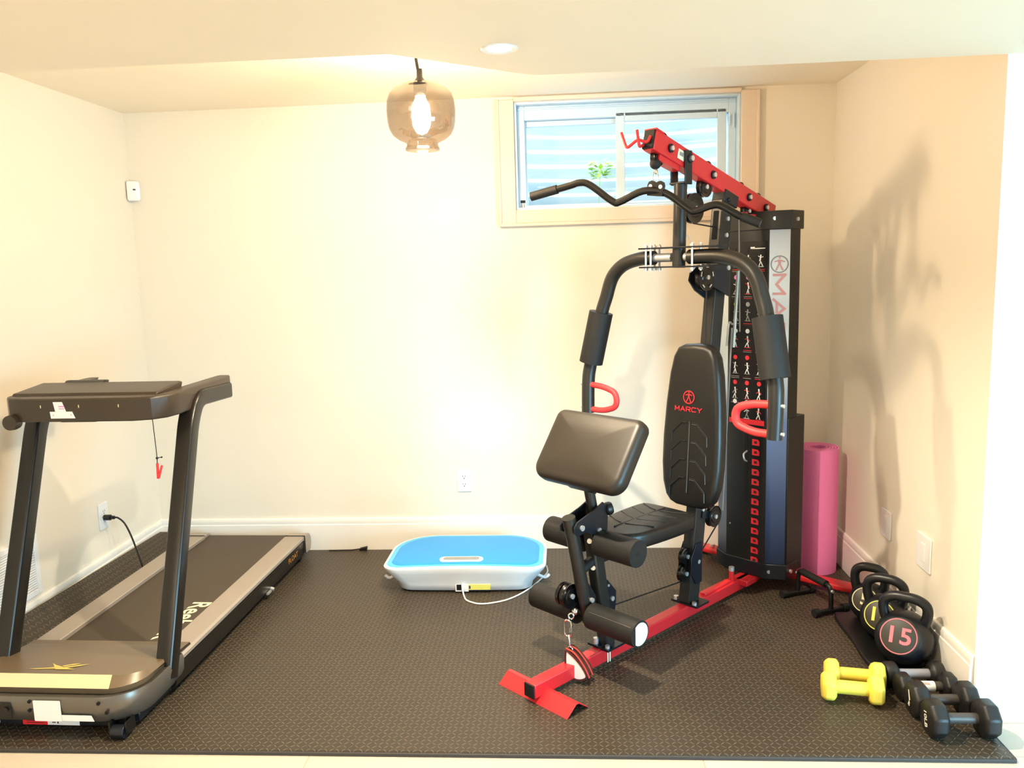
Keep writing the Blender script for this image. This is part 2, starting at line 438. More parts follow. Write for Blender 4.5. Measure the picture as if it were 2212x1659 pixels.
def flat_poly(mb, pts, o, ex, ey, lift=0.0, m=None):
    o = Vector(o); ex = Vector(ex); ey = Vector(ey); ez = ex.cross(ey)
    mb.add([o + ex * x + ey * y + ez * lift for x, y in pts], [tuple(range(len(pts)))], m)

def figure_emblem(mb, o, ex, ey, r, band, lift=0.0006, m=0, mf=None):
    """circle with a striding figure inside"""
    ez = Vector(ex).cross(Vector(ey)); mf = m if mf is None else mf
    mb.ring(Vector(o), ez, r, band, lift, 40, m)
    s = r / 1.0
    parts = [[(-.10, .62), (.10, .62), (.10, .84), (-.10, .84)],
             [(-.16, .50), (.16, .50), (.13, -.05), (-.13, -.05)],
             [(-.16, .50), (-.16, .34), (-.56, .22), (-.60, .34)],
             [(.16, .50), (.60, .34), (.56, .22), (.16, .34)],
             [(-.13, .0), (.02, -.02), (-.30, -.72), (-.46, -.66)],
             [(.13, .0), (.46, -.66), (.30, -.72), (-.02, -.02)]]
    for p in parts: flat_poly(mb, [(x * s, y * s) for x, y in p], o, ex, ey, lift * 1.6, mf)

GLYPH = {'M': [[(0, 0), (0, 1), (.5, .25), (1, 1), (1, 0)]], 'A': [[(0, 0), (.5, 1), (1, 0)], [(.22, .3), (.7, .3)]],
         'R': [[(0, 0), (0, 1), (.85, 1), (1, .85), (1, .6), (.85, .45), (0, .45)], [(.5, .45), (1, 0)]],
         'C': [[(1, .95), (.15, 1), (0, .8), (0, .2), (.15, 0), (1, .05)]], 'Y': [[(0, 1), (.5, .45), (1, 1)], [(.5, .45), (.5, 0)]]}
def stroke_text(mb, word, o, ex, ey, cap, adv, gap, w, lift=0.0008, m=None):
    """wide sports lettering drawn with bars; o is the middle of the word"""
    o = Vector(o); ex = Vector(ex).normalized(); ey = Vector(ey).normalized(); ez = ex.cross(ey)
    L = len(word) * adv + (len(word) - 1) * gap; x0 = -L / 2
    for i, ch in enumerate(word):
        for line in GLYPH[ch]:
            P = [o + ex * (x0 + i * (adv + gap) + px * adv) + ey * ((py - 0.5) * cap) for px, py in line]
            for k in range(len(P) - 1):
                d = (P[k + 1] - P[k]).normalized(); n = ez.cross(d); e = d * (w * 0.45); lf = ez * (lift * (1 + 0.12 * k + 0.05 * i))
                mb.add([P[k] - e - n * w / 2 + lf, P[k + 1] + e - n * w / 2 + lf, P[k + 1] + e + n * w / 2 + lf, P[k] - e + n * w / 2 + lf], [(0, 1, 2, 3)], m)

# ------------------------------------------------------------------ measured layout (metres)
CZ = 1.48
XL, XR, HC, HB, YF, HS, YM, YS = -0.175, 3.316, 2.288, 0.185, -1.539, 2.046, -1.828, -1.86
MT = 0.014                                   # mat thickness
WX0, WX1, WZ0, WZ1 = 1.784, 2.872, 1.748, 2.262

# ------------------------------------------------------------------ setting
def setting():
    b = MB(); b.box((2.0, -2.4, -0.05), (9.0, 7.6, 0.1)); struct(b.build('floor', 'floor'))
    # back wall with window opening
    b = MB(); T = 0.16; y = T / 2
    x0, x1 = XL - 0.16, XR + 0.16
    b.box(((x0 + WX0) / 2, y, HC / 2), (WX0 - x0, T, HC))
    b.box(((WX1 + x1) / 2, y, HC / 2), (x1 - WX1, T, HC))
    b.box(((WX0 + WX1) / 2, y, WZ0 / 2), (WX1 - WX0, T, WZ0))
    b.box(((WX0 + WX1) / 2, y, (WZ1 + HC) / 2), (WX1 - WX0, T, HC - WZ1))
    struct(b.build('wall_back', 'wall'))
    b = MB(); b.box((XL - 0.08, -2.95, HC / 2), (0.16, 5.9, HC)); struct(b.build('wall_left', 'wall'))
    b = MB(); b.box((XR + 0.08, YF / 2, HC / 2), (0.16, -YF, HC)); struct(b.build('wall_right', 'wall'))
    b = MB(); b.box((XR + 0.16 + 1.4, YF + 0.08, HC / 2), (2.8, 0.16, HC)); struct(b.build('wall_front', 'wall'))
    b = MB(); b.box(((XL + XR) / 2, -0.9, HC + 0.05), (XR - XL + 0.3, 2.2, 0.1)); struct(b.build('ceiling', 'ceil'))
    # lower ceiling of the outer room, its rear edge stepping back to the right along a diagonal
    b = MB()
    poly = [(XL, -6.0), (6.2, -6.0), (6.2, YF), (1.93, YF), (1.559, YS), (XL, YS)]
    b.prism(poly, (0, 0, HS), (1, 0, 0), (0, 1, 0), (0, 0, 1), HC - HS + 0.1)
    struct(b.build('ceiling_soffit', 'ceil'))
    # baseboards: flat board with a stepped bead on top
    def bbprof(t=0.014):
        return [(0, 0), (t, 0), (t, HB - 0.036), (t - 0.003, HB - 0.033), (t - 0.003, HB - 0.026), (t - 0.001, HB - 0.018), (t - 0.005, HB - 0.004), (0.003, HB), (0, HB)]
    b = MB(); b.prism(bbprof(), (XL, -0.001, 0), (0, -1, 0), (0, 0, 1), (1, 0, 0), XR - XL); struct(b.build('baseboard_back', 'trim'))
    b = MB(); b.prism(bbprof(), (XL + 0.001, -5.0, 0), (1, 0, 0), (0, 0, 1), (0, 1, 0), 5.0 - 0.016); struct(b.build('baseboard_left', 'trim'))
    b = MB(); b.prism(bbprof(), (XR - 0.001, YF, 0), (-1, 0, 0), (0, 0, 1), (0, 1, 0), -YF - 0.016); struct(b.build('baseboard_right', 'trim'))
    b = MB(); b.prism(bbprof(), (XR - 0.001, YF - 0.001, 0), (0, -1, 0), (0, 0, 1), (1, 0, 0), 2.9); struct(b.build('baseboard_front', 'trim'))
    # window
    w = bpy.data.objects.new('window_1', None); COL.objects.link(w); w['kind'] = 'structure'
    w.location = (WX0, 0, WZ0)
    W_, H_ = WX1 - WX0, WZ1 - WZ0
    b = MB(); cw = 0.076                                # casing: flat board with raised outer edge
    for (cx, cz, sx, sz) in ((-cw / 2, H_ / 2 - 0.03, cw, H_ + 0.06 + 0.02), (W_ + cw / 2, H_ / 2 - 0.03, cw, H_ + 0.06 + 0.02), (W_ / 2, -0.032, W_, 0.064), (W_ / 2, H_ + 0.011, W_, 0.02)):
        b.box((cx, -0.009, cz), (sx, 0.018, sz))
    for (cx, cz, sx, sz) in ((-cw - 0.002, H_ / 2 - 0.027, 0.014, H_ + 0.074), (W_ + cw + 0.002, H_ / 2 - 0.027, 0.014, H_ + 0.074), (W_ / 2, -0.072, W_ + 2 * cw + 0.016, 0.016)):
        b.box((cx, -0.0135, cz), (sx, 0.027, sz))
    b.build('window_casing', 'casing', w, bevel=0.003)
    b = MB()                                            # jamb + fixed frame
    fw = 0.036
    for (cx, cz, sx, sz) in ((0.006, H_ / 2, 0.012, H_), (W_ - 0.006, H_ / 2, 0.012, H_), (W_ / 2, 0.006, W_ - 0.024, 0.012), (W_ / 2, H_ - 0.006, W_ - 0.024, 0.012)):
        b.box((cx, 0.08, cz), (sx, 0.158, sz))
    for (cx, cz, sx, sz) in ((0.012 + fw / 2, H_ / 2, fw, H_ - 0.024), (W_ - 0.012 - fw / 2, H_ / 2, fw, H_ - 0.024), (W_ / 2, 0.018, W_ - 0.024 - 2 * fw, 0.012), (W_ / 2, H_ - 0.045, W_ - 0.024 - 2 * fw, 0.066)):
        b.box((cx, 0.085, cz), (sx, 0.07, sz))
    b.box((W_ / 2, 0.0435, H_ - 0.028), (W_ - 0.03, 0.012, 0.008))
    b.build('window_frame', 'vinyl', w, bevel=0.003)
    def sash(x0, x1, z0, z1, y, wd, nm):
        b = MB()
        for (cx, cz, sx, sz) in ((x0 + wd / 2, (z0 + z1) / 2, wd, z1 - z0), (x1 - wd / 2, (z0 + z1) / 2, wd, z1 - z0), ((x0 + x1) / 2, z0 + wd / 2 * 0.4, x1 - x0 - 2 * wd, wd * 0.4), ((x0 + x1) / 2, z1 - wd / 2, x1 - x0 - 2 * wd, wd)):
            b.box((cx, y, cz), (sx, 0.028, sz))
        s = b.build(nm, 'vinyl', w, bevel=0.003)
        b = MB(); b.box(((x0 + x1) / 2, y + 0.004, (z0 + z1) / 2), (x1 - x0 - 2 * wd + 0.004, 0.004, z1 - z0 - wd * 1.4 + 0.004))
        b.build('pane', 'pane', s)
        return s
    sash(0.03, 0.53, 0.012, 0.435, 0.100, 0.026, 'sash')
    s2 = sash(0.495, 1.03, 0.012, 0.455, 0.064, 0.044, 'sash')
    b = MB(); b.box((1.044, 0.046, 0.40), (0.008, 0.012, 0.05)); b.box((1.064, 0.046, 0.395), (0.006, 0.012, 0.07)); b.build('latch', 'vinyl', w, bevel=0.002)
    b = MB(); b.box((0.032, 0.0485, 0.044), (0.024, 0.0012, 0.014)); b.cur = 1; b.box((0.026, 0.0485, 0.024), (0.008, 0.001, 0.02)); b.box((0.038, 0.0485, 0.024), (0.006, 0.001, 0.02))
    b.build('frame_sticker', ['black_matt', 'grey_print'], w)
    # corrugated window well outside
    b = MB(); vs = []; fs = []; nz, na = 150, 24
    for i in range(nz + 1):
        z = 1.15 + 1.35 * i / nz
        r = 0.52 + 0.017 * math.sin(2 * PI * z / 0.078)
        for j in range(na + 1):
            a = PI * j / na
            vs.append((2.33 + math.cos(a) * (r + 0.28), 0.17 + math.sin(a) * r * 0.92, z))
    for i in range(nz):
        for j in range(na):
            k = i * (na + 1) + j; fs.append((k, k + 1, k + na + 2, k + na + 1))
    b.add(vs, fs)
    o = b.build('window_well', 'corrugated'); o['kind'] = 'structure'
    b = MB(); b.box((2.33, 0.5, 1.10), (2.2, 0.66, 0.1)); o = b.build('ground_outside', 'gravel'); o['kind'] = 'structure'
    # sprig of leaves outside the left pane
    lf = thing('leafy_weed', 'bright green leafy weed outside the left window pane', 'plant', (2.22, 0.42, 1.15))
    b = MB(); b.tube(smooth_path([(0, 0, 0), (0.02, 0.0, 0.3), (-0.01, 0.01, 0.6), (0.0, 0.0, 0.85)]), 0.0015, 6); b.build('stem', 'leaf', lf)
    b = MB()
    for k in range(80):
        a = random.uniform(0, 2 * PI); z = 0.825 + random.uniform(-0.045, 0.045); d = random.uniform(0.002, 0.05)
        c = V(math.cos(a) * d, math.sin(a) * d * 0.6, z); ex = V(math.cos(a), 0.2 * math.sin(a), 0.4 * random.uniform(-1, 1)).normalized()
        ey = V(0, -0.3, 1).cross(ex).normalized(); q = 0.026
        b.add([c, c + ex * q * 0.7 + ey * q * 0.5, c + ex * q * 1.6, c + ex * q * 0.7 - ey * q * 0.5], [(0, 1, 2, 3)])
    b.build('leaves', 'leaf', lf)

def wall_fittings():
    # outlets
    def duplex(name, label, o, ex, n, plug=False, plain=False, w=0.074, h=0.118):
        t = thing(name, label, 'wall plate' if plain else 'outlet', o)
        ex = Vector(ex); n = Vector(n); ey = V(0, 0, 1)
        b = MB(); b.prism(rrect(w, h, 0.006), n * 0.0005, ex, ey, n, 0.006); b.build('cover_plate', 'white_plastic', t, bevel=0.002)
        if plain:
            b = MB(); b.prism(rrect(0.034, 0.068, 0.003), n * 0.0065, ex, ey, n, 0.003); b.build('insert', 'white_plastic', t, bevel=0.001)
            return t
        for s in (1, -1):
            b = MB(); b.prism(rrect(0.034, 0.029, 0.011), n * 0.0062 + ey * (0.0205 * s), ex, ey, n, 0.002)
            f = b.build('receptacle', 'white_plastic', t)
            b = MB()
            for dx in (-0.007, 0.006): b.prism(rrect(0.0024, 0.009, 0.0005, 2), n * 0.0083 + ey * (0.0205 * s + 0.003) + ex * dx, ex, ey, n, 0.0004)
            b.prism([(0.003 * math.cos(a * PI / 5), 0.003 * math.sin(a * PI / 5)) for a in range(10)], n * 0.0083 + ey * (0.0205 * s - 0.008), ex, ey, n, 0.0004)
            b.build('slots', 'slot', f)
        return t
    duplex('wall_outlet', 'white duplex outlet low on the back wall above the blue platform', (1.474, 0, 0.379), (1, 0, 0), (0, -1, 0))
    duplex('wall_outlet', 'white duplex outlet on the left wall with the black plug in it', (XL, -0.53, 0.37), (0, -1, 0), (1, 0, 0), h=0.125)
    duplex('wall_plate', 'white wall plate on the right wall nearer the pink mat', (XR, -0.79, 0.385), (0, 1, 0), (-1, 0, 0), w=0.1, plain=True)
    duplex('wall_plate', 'white wall plate on the right wall above the kettlebell handles', (XR, -1.145, 0.392), (0, 1, 0), (-1, 0, 0), w=0.118, h=0.13, plain=True)
    # motion sensor in the corner
    t = thing('motion_sensor', 'small white motion sensor high in the left back corner', 'sensor', (-0.148, -0.02, 1.905), R(28))
    b = MB(); pad(b, rrect(0.062, 0.098, 0.012), (0, 0.012, 0), (1, 0, 0), (0, 0, 1), (0, -1, 0), 0.034, 0.008, 0.004); b.build('housing', 'white_plastic', t)
    b = MB(); b.sphere((0.004, -0.0255, 0.006), 0.006, 12, (1.3, 0.5, 0.7)); b.build('lens', 'slot', t)
    # floor-level vent on the left wall
    t = thing('wall_vent', 'white slotted air vent low on the left wall behind the treadmill post', 'vent', (XL, -1.17, 0.325))
    b = MB(); W_, H_ = 0.30, 0.25
    for (cy, cz, sy, sz) in ((-W_ / 2 + 0.012, 0, 0.024, H_), (W_ / 2 - 0.012, 0, 0.024, H_), (0, H_ / 2 - 0.012, W_ - 0.048, 0.024), (0, -H_ / 2 + 0.012, W_ - 0.048, 0.024)): b.box((0.0055, cy, cz), (0.01, sy, sz))
    b.build('vent_frame', 'white_plastic', t, bevel=0.002)
    b = MB()
    for k in range(20): b.box((0.004, 0, -H_ / 2 + 0.03 + k * 0.01), (0.006, W_ - 0.04, 0.0035), Matrix.Rotation(0.5, 3, 'Y'))
    b.build('louvres', 'white_plastic', t)
    b = MB(); b.box((0.001, 0, 0), (0.001, W_ - 0.04, H_ - 0.04)); b.build('backing', 'vent_grey', t)
    # recessed downlight in the lower ceiling
    t = thing('recessed_downlight', 'glowing round recessed light in the lower ceiling', 'ceiling light', (1.855, -1.866, HS))
    b = MB(); b.lathe([(0.030, -0.001), (0.047, -0.004), (0.050, 0.0), (0.030, 0.0)], n=40); b.build('trim_ring', 'white_plastic', t)
    b = MB(); b.lathe([(0.0, -0.0015), (0.034, -0.0015), (0.034, -0.0005), (0.0, -0.0005)], n=32); b.build('lamp', 'led', t)
    # pendant lamp
    PX, PY = 1.513, -1.1
    t = thing('pendant_lamp', 'round smoked glass pendant lamp hanging on a black cord', 'lamp', (PX, PY, 1.9))
    z0 = 1.898 - 1.9
    b = MB(); b.tube([(-0.02, 0, HC - 1.9), (0.0, 0, z0 + 0.245)], 0.0055, 8); b.build('cord', 'cord_black', t)
    b = MB(); b.lathe([(0.0, 0.025), (0.055, 0.022), (0.06, 0.0), (0.0, 0.0)], (-0.02, 0, HC - 1.9 - 0.026), n=32); b.build('canopy', 'black_plastic', t)
    b = MB(); b.lathe([(0.0, 0.285), (0.010, 0.283), (0.011, 0.255), (0.020, 0.243), (0.024, 0.236), (0.024, 0.205), (0.019, 0.19), (0.0, 0.19)], (0, 0, z0), n=24); b.build('socket', 'black_plastic', t)
    prof = [(0.026, 0.238), (0.060, 0.232), (0.092, 0.217), (0.112, 0.198), (0.121, 0.172), (0.124, 0.14), (0.122, 0.10), (0.117, 0.077), (0.105, 0.056), (0.085, 0.040), (0.066, 0.032), (0.058, 0.027), (0.057, 0.018), (0.063, 0.009), (0.062, 0.002), (0.054, 0.0)]
    inner = [(r - 0.0025, h) for r, h in reversed(prof)]
    b = MB(); b.lathe(prof + inner, (0, 0, z0), n=56); b.build('glass_shade', 'smoke', t)
    b = MB(); b.lathe([(0.0, 0.205), (0.014, 0.2), (0.017, 0.185), (0.030, 0.155), (0.034, 0.120), (0.030, 0.085), (0.018, 0.064), (0.0, 0.056)], (0, 0, z0), n=24); b.build('bulb', 'bulb', t)
    return PX, PY

# ------------------------------------------------------------------ floor coverings
def mats():
    t = thing('foam_floor_mat', 'large black diamond-tread foam mat of jigsaw tiles covering the alcove floor', 'mat', (0, 0, 0))
    b = MB(); x0, x1, y0, y1 = XL + 0.017, 3.300, YM, -0.018
    r = 0.004
    ring0 = [(x0, y0), (x1, y0), (x1, y1), (x0, y1)]
    b.loft([[V(x, y, 0.0005) for x, y in ring0], [V(x, y, MT - r) for x, y in ring0], [V(x, y, MT) for x, y in inset(ring0, r)]], True, True)
    b.cur = 0
    o = b.build('tread_surface', 'tread', t, angle=30)
    b = MB()                                           # plain border strip along the two open edges
    b.box(((x0 + x1) / 2, y0 - 0.003, 0.006), (x1 - x0 + 0.006, 0.006, 0.011)); b.box((x1 + 0.003, (y0 + YF - 0.02) / 2, 0.006), (0.006, YF - 0.02 - y0, 0.011))
    b.build('border_strip', 'tread_edge', t, bevel=0.002)
    # strip of the same tiles leaning on the left baseboard
    s = thing('foam_mat_strip', 'narrow black foam tile strip leaning against the left baseboard', 'mat', (0, 0, 0))
    b = MB(); vs = []
    a = V(0.012, -1.50, MT + 0.001); c = V(XL + 0.021, -1.50, 0.168); a2 = V(0.012, -0.055, MT + 0.001); c2 = V(XL + 0.021, -0.028, 0.128)
    n = (a2 - a).cross(c - a).normalized()
    if n.x < 0: n = -n
    t_ = n * 0.011
    top = [c2 * 0.93 + c * 0.07 if False else c2 + (c - c2) * 0.03, c2 + (a2 - c2) * 0.12]
    out = [a, a2, top[1], top[0], c]
    b.add([p for p in out] + [p + t_ for p in out], [(0, 1, 2, 3, 4), (9, 8, 7, 6, 5)] + [(i, (i + 1) % 5, 5 + (i + 1) % 5, 5 + i) for i in range(5)])
    b.build('tread_strip', 'tread', s, angle=30)

# ------------------------------------------------------------------ treadmill
def sweep_rect(mb, path, lat, w, h, r=0.008, m=None, n=3):
    """rounded rectangular section swept along a planar path; w along lat, h in the plane"""
    lat = Vector(lat).normalized(); P = [Vector(p) for p in path]; prof = rrect(w, h, r, n); rings = []
    for i, p in enumerate(P):
        a = P[max(i - 1, 0)]; c = P[min(i + 1, len(P) - 1)]; t = (c - a).normalized(); nn = lat.cross(t).normalized()
        hh = 1.0
        rings.append([p + lat * x + nn * y * hh for x, y in prof])
    return mb.loft(rings, True, True, m)

def treadmill():
    Y0 = -0.75
    t = thing('treadmill', 'black treadmill with grey side rails and gold emblem on its hood', 'treadmill', (0.333, Y0, 0), R(-1.5))
    Y = lambda y: y - Y0
    # belt and deck
    b = MB(); yb0, yb1 = Y(-1.40), Y(-0.085)
    prof = [(yb0, 0.126), (yb1 - 0.02, 0.126), (yb1 - 0.006, 0.120), (yb1, 0.105), (yb1 - 0.006, 0.09), (yb1 - 0.02, 0.084), (yb0, 0.084)]
    b.prism([(p[0], p[1]) for p in prof], (-0.222, 0, 0), (0, 1, 0), (0, 0, 1), (1, 0, 0), 0.444)
    belt = b.build('running_belt', 'belt', t, bevel=0.002)
    b = MB()
    text_on(b, 'Reebok', 0.112, (0.152, Y(-1.125), 0.1266), (0, -1, 0), (1, 0, 0), offset=0.0022, sx=1.0, sy=1.0)
    b.build('lettering', 'cream_print', belt)
    b = MB(); b.box((0, Y(-0.74), 0.062), (0.43, 1.26, 0.036)); b.build('deck_board', 'black_matt', t)
    for s in (-1, 1):
        b = MB(); xo, xi = 0.313 * s, 0.214 * s
        pr = [(xi, 0.120), (xi, 0.139), (xi + 0.003 * s, 0.142), (xo - 0.008 * s, 0.142), (xo, 0.134), (xo, 0.122), (xo - 0.006 * s, 0.120)]
        b.prism(pr, (0, Y(-1.44), 0), (1, 0, 0), (0, 0, 1), (0, 1, 0), 1.275)
        rail = b.build('side_rail', 'tm_rail', t)
        b = MB(); b.prism([(xo - 0.035 * s, 0.045), (xo - 0.006 * s, 0.045), (xo, 0.058), (xo, 0.118), (xo - 0.035 * s, 0.12)], (0, Y(-1.5), 0), (1, 0, 0), (0, 0, 1), (0, 1, 0), 1.35)
        side = b.build('side_frame', 'tm_black', t)
        if s > 0:
            b = MB(); text_on(b, 'FLOAT', 0.034, (xo + 0.0006, Y(-0.33), 0.088), (0, 1, 0), (0, 0, 1), offset=0.0004, sx=1.25); b.build('lettering', 'orange_print', side)
            b = MB(); b.cyl((xo - 0.01, Y(-0.62), 0.052), (xo + 0.012, Y(-0.62), 0.045), 0.008, 10); b.box((xo + 0.004, Y(-0.66), 0.046), (0.01, 0.04, 0.008)); b.build('latch_pedal', 'zinc', side)
        # rear end cap, rounded over
        b = MB(); pr = [(Y(-0.165), 0.046), (Y(-0.165), 0.1435), (Y(-0.12), 0.1435), (Y(-0.09), 0.134), (Y(-0.074), 0.112), (Y(-0.07), 0.08), (Y(-0.085), 0.046)]
        b.prism([(p[0], p[1]) for p in pr], (xo + 0.004 * s, 0, 0), (0, 1, 0), (0, 0, 1), (-s, 0, 0), 0.098)
        cap = b.build('end_cap', 'tm_rail', t, bevel=0.006, seg=3)
        b = MB(); b.bar((xo + 0.0045 * s, Y(-0.166), 0.05), (xo + 0.0045 * s, Y(-0.166), 0.144), 0.004, 0.003, (1, 0, 0)); b.bar((xo + 0.004 * s, Y(-0.166), 0.1437), (xi, Y(-0.166), 0.1437), 0.004, 0.003); b.build('cap_seam', 'black_matt', cap)
        b = MB(); b.cyl((xo - 0.05 * s, Y(-0.18), MT + 0.016), (xo - 0.02 * s, Y(-0.18), MT + 0.016), 0.016, 16); b.box((xo - 0.035 * s, Y(-0.18), 0.038), (0.03, 0.03, 0.024)); b.build('rear_foot', 'black_plastic', t)
    # motor hood: top cover, champagne strip, lower tray that wraps round the corner
    def plan(x0, x1, yf, yr, rf, n=8):
        pts = []
        for cx, a0, sx in ((x1 - rf, -PI / 2, 1), ):
            for i in range(n + 1):
                a = a0 + PI / 2 * i / n; pts.append((x1 - rf + rf * math.cos(a), yf + rf + rf * math.sin(a)))
        pts += [(x1, yr), (x0, yr)]
        for i in range(n + 1):
            a = PI + PI / 2 * i / n; pts.append((x0 + rf + rf * math.cos(a), yf + rf + rf * math.sin(a)))
        return pts
    hw = 0.318
    def zt(y): return 0.146 + (Y(-1.365) - y) / 0.335 * 0.05
    b = MB(); top = plan(-hw + 0.02, hw - 0.02, Y(-1.700), Y(-1.365), 0.085); low = plan(-hw + 0.012, hw - 0.012, Y(-1.742), Y(-1.365), 0.11); low2 = plan(-hw + 0.016, hw - 0.016, Y(-1.738), Y(-1.365), 0.107)
    b.loft([[V(x, y, 0.150) for x, y in low2], [V(x, y, min(0.170, zt(y) - 0.004)) for x, y in low], [V(x, y, zt(y)) for x, y in top]], True, True)
    hood = b.build('motor_hood', 'tm_cover', t, angle=25)
    # champagne strip on the bevelled front edge
    b = MB(); n_ = V(0, -0.026, 0.042).normalized()
    e1 = V(0, Y(-1.700), zt(Y(-1.70))); e2 = V(0, Y(-1.742), 0.170); nn = V(0, -(e1.z - e2.z), -(e2.y - e1.y) * -1).normalized(); nn = V(0, -(e1.z - e2.z), (e1.y - e2.y)).normalized()
    xs0, xs1 = -0.21, 0.22
    b.add([V(xs0, e1.y, e1.z) + nn * 0.0008, V(xs1 - 0.01, e1.y, e1.z) + nn * 0.0008, V(xs1, e2.y, e2.z) + nn * 0.0008, V(xs0, e2.y, e2.z) + nn * 0.0008], [(0, 1, 2, 3)])
    b.build('front_strip', 'strip_gold', hood)
    # emblem
    b = MB(); oy = Y(-1.632); sl = math.atan(0.05 / 0.335); ey = V(0, math.cos(sl), -math.sin(sl)); o = V(-0.02, oy, zt(oy) + 0.0012)
    for k_, p in enumerate(([(372, 296), (600, 278), (705, 258), (690, 290), (480, 301)], [(545, 212), (625, 236), (780, 268), (965, 297), (720, 300), (650, 264)], [(730, 250), (820, 220), (908, 208), (880, 230), (795, 252), (770, 260)], [(770, 270), (900, 238), (1040, 216), (960, 247), (830, 280)])):
        q_ = [((cx - 700) / 3620, (256 - cy) / 1500) for cx, cy in p]; q_.reverse()
        flat_poly(b, q_, o, (1, 0, 0), ey, 0.0002 * (k_ + 1))
    b.build('gold_emblem', 'gold', hood)
    # lower tray
    b = MB(); A = [plan(-hw - 0.004, hw + 0.004, Y(-1.770), Y(-1.46), 0.135), plan(-hw - 0.010, hw + 0.010, Y(-1.778), Y(-1.46), 0.14), plan(-hw - 0.006, hw + 0.006, Y(-1.772), Y(-1.46), 0.135), plan(-hw + 0.012, hw - 0.012, Y(-1.75), Y(-1.46), 0.12)]
    zz = [0.152, 0.135, 0.095, 0.062]
    inn = plan(-hw + 0.004, hw - 0.004, Y(-1.764), Y(-1.46), 0.13)
    b.loft([[V(x, y, 0.148) for x, y in inn]] + [[V(x, y, 0.1545 if k == 0 else z) for x, y in p] for k, (p, z) in enumerate(zip(A, zz))], True, True)
    tray = b.build('front_housing', 'tm_grey', t, angle=40)
    yf = Y(-1.7785)
    for x, z in ((-0.03, 0.141), (-0.032, 0.111), (0.203, 0.139), (0.228, 0.108)):
        b = MB(); b.cyl((x, yf + 0.006, z), (x, yf - 0.0005, z), 0.0058, 14); b.build('screw_hole', 'dark_hole', tray)
    b = MB(); b.prism(rrect(0.092, 0.070, 0.003), (0.030, yf - 0.0005, 0.112), (1, 0, 0), (0, 0, 1), (0, -1, 0), 0.001); b.prism([(0.0, 0.0), (0.108, 0.0), (0.100, 0.020), (0.0, 0.020)], (0.076, yf + 0.0014, 0.078), (1, 0, 0), (0, 0, 1), (0, -1, 0), 0.001)
    b.build('paper_label', 'paper', tray)
    b = MB(); b.prism([(0, 0), (0.07, 0), (0.07, 0.014), (0, 0.014)], (-0.21, yf + 0.004, 0.066), (1, 0, 0), (0, 0, 1), (0, -1, 0), 0.001); b.build('paper_label', 'paper', tray)
    b = MB(); b.prism(rrect(0.11, 0.058, 0.004), (-0.148, yf - 0.0005, 0.109), (1, 0, 0), (0, 0, 1), (0, -1, 0), 0.0015); pw = b.build('power_inlet', 'black_plastic', tray)
    b = MB(); b.prism(rrect(0.024, 0.026, 0.003), (-0.148, yf - 0.002, 0.112), (1, 0, 0), (0, 0, 1), (0, -1, 0), 0.004); b.build('rocker_switch', 'red_soft', pw, bevel=0.001)
    b = MB(); b.cyl((-0.108, yf - 0.001, 0.116), (-0.108, yf - 0.008, 0.116), 0.008, 14); b.build('fuse_button', 'black_gloss', pw)
    # under frame and warning sticker
    b = MB(); b.box((0.0, Y(-1.70), 0.050), (0.52, 0.06, 0.034)); b.box((-0.27, Y(-1.2), 0.05), (0.04, 1.0, 0.03)); b.box((0.27, Y(-1.2), 0.05), (0.04, 1.0, 0.03)); uf = b.build('under_frame', 'steel_navy', t, bevel=0.003)
    yv = Y(-1.7308)
    b = MB(); b.box((-0.053, yv, 0.048), (0.086, 0.001, 0.026), m=0); b.box((0.045, yv, 0.048), (0.11, 0.001, 0.026), m=1)
    for k in range(3): b.box((-0.053, yv - 0.0006, 0.056 - k * 0.007), (0.06, 0.0004, 0.0022), m=2)
    b.box((0.016, yv - 0.0006, 0.05), (0.02, 0.0004, 0.004), m=3); b.box((0.026, yv - 0.0006, 0.046), (0.004, 0.0004, 0.012), m=3); b.box((0.012, yv - 0.0006, 0.044), (0.012, 0.0004, 0.003), m=3)
    b.build('warning_sticker', ['red_print', 'paper', 'cloth_brown', 'black_matt'], uf)
    for s in (-1, 1):
        b = MB(); b.cyl((0.255 * s - 0.022, Y(-1.762), MT + 0.0225), (0.255 * s + 0.022, Y(-1.762), MT + 0.0225), 0.022, 20); w = b.build('transport_wheel', 'steel_navy', t, bevel=0.002)
        b = MB(); b.box((0.255 * s + 0.028, Y(-1.745), 0.05), (0.006, 0.05, 0.042)); b.box((0.255 * s - 0.028, Y(-1.745), 0.05), (0.006, 0.05, 0.042)); b.cyl((0.255 * s - 0.034, Y(-1.762), MT + 0.0225), (0.255 * s + 0.034, Y(-1.762), MT + 0.0225), 0.006, 10); b.build('wheel_bracket', 'black_plastic', w)
    # uprights, console, handles
    for s in (-1, 1):
        x = 0.298 * s; b = MB()
        path = fillet([V(x, Y(-1.535), 0.10), V(x, Y(-1.222), 0.945), V(x, Y(-1.165), 1.022), V(x, Y(-0.90), 1.012)], [0.05, 0.05], 6)
        sweep_rect(b, path[:-6] if False else path, (1, 0, 0), 0.060, 0.062, 0.010)
        b.build('upright', 'tm_black', t, angle=30)
        b = MB(); b.cyl((0.315 * s, Y(-1.215), 0.925), (0.325 * s, Y(-1.215), 0.925), 0.007, 12); b.build('bolt', 'zinc', t)
    b = MB()
    def cons(off, z): return [(x, y, z) for x, y in off]
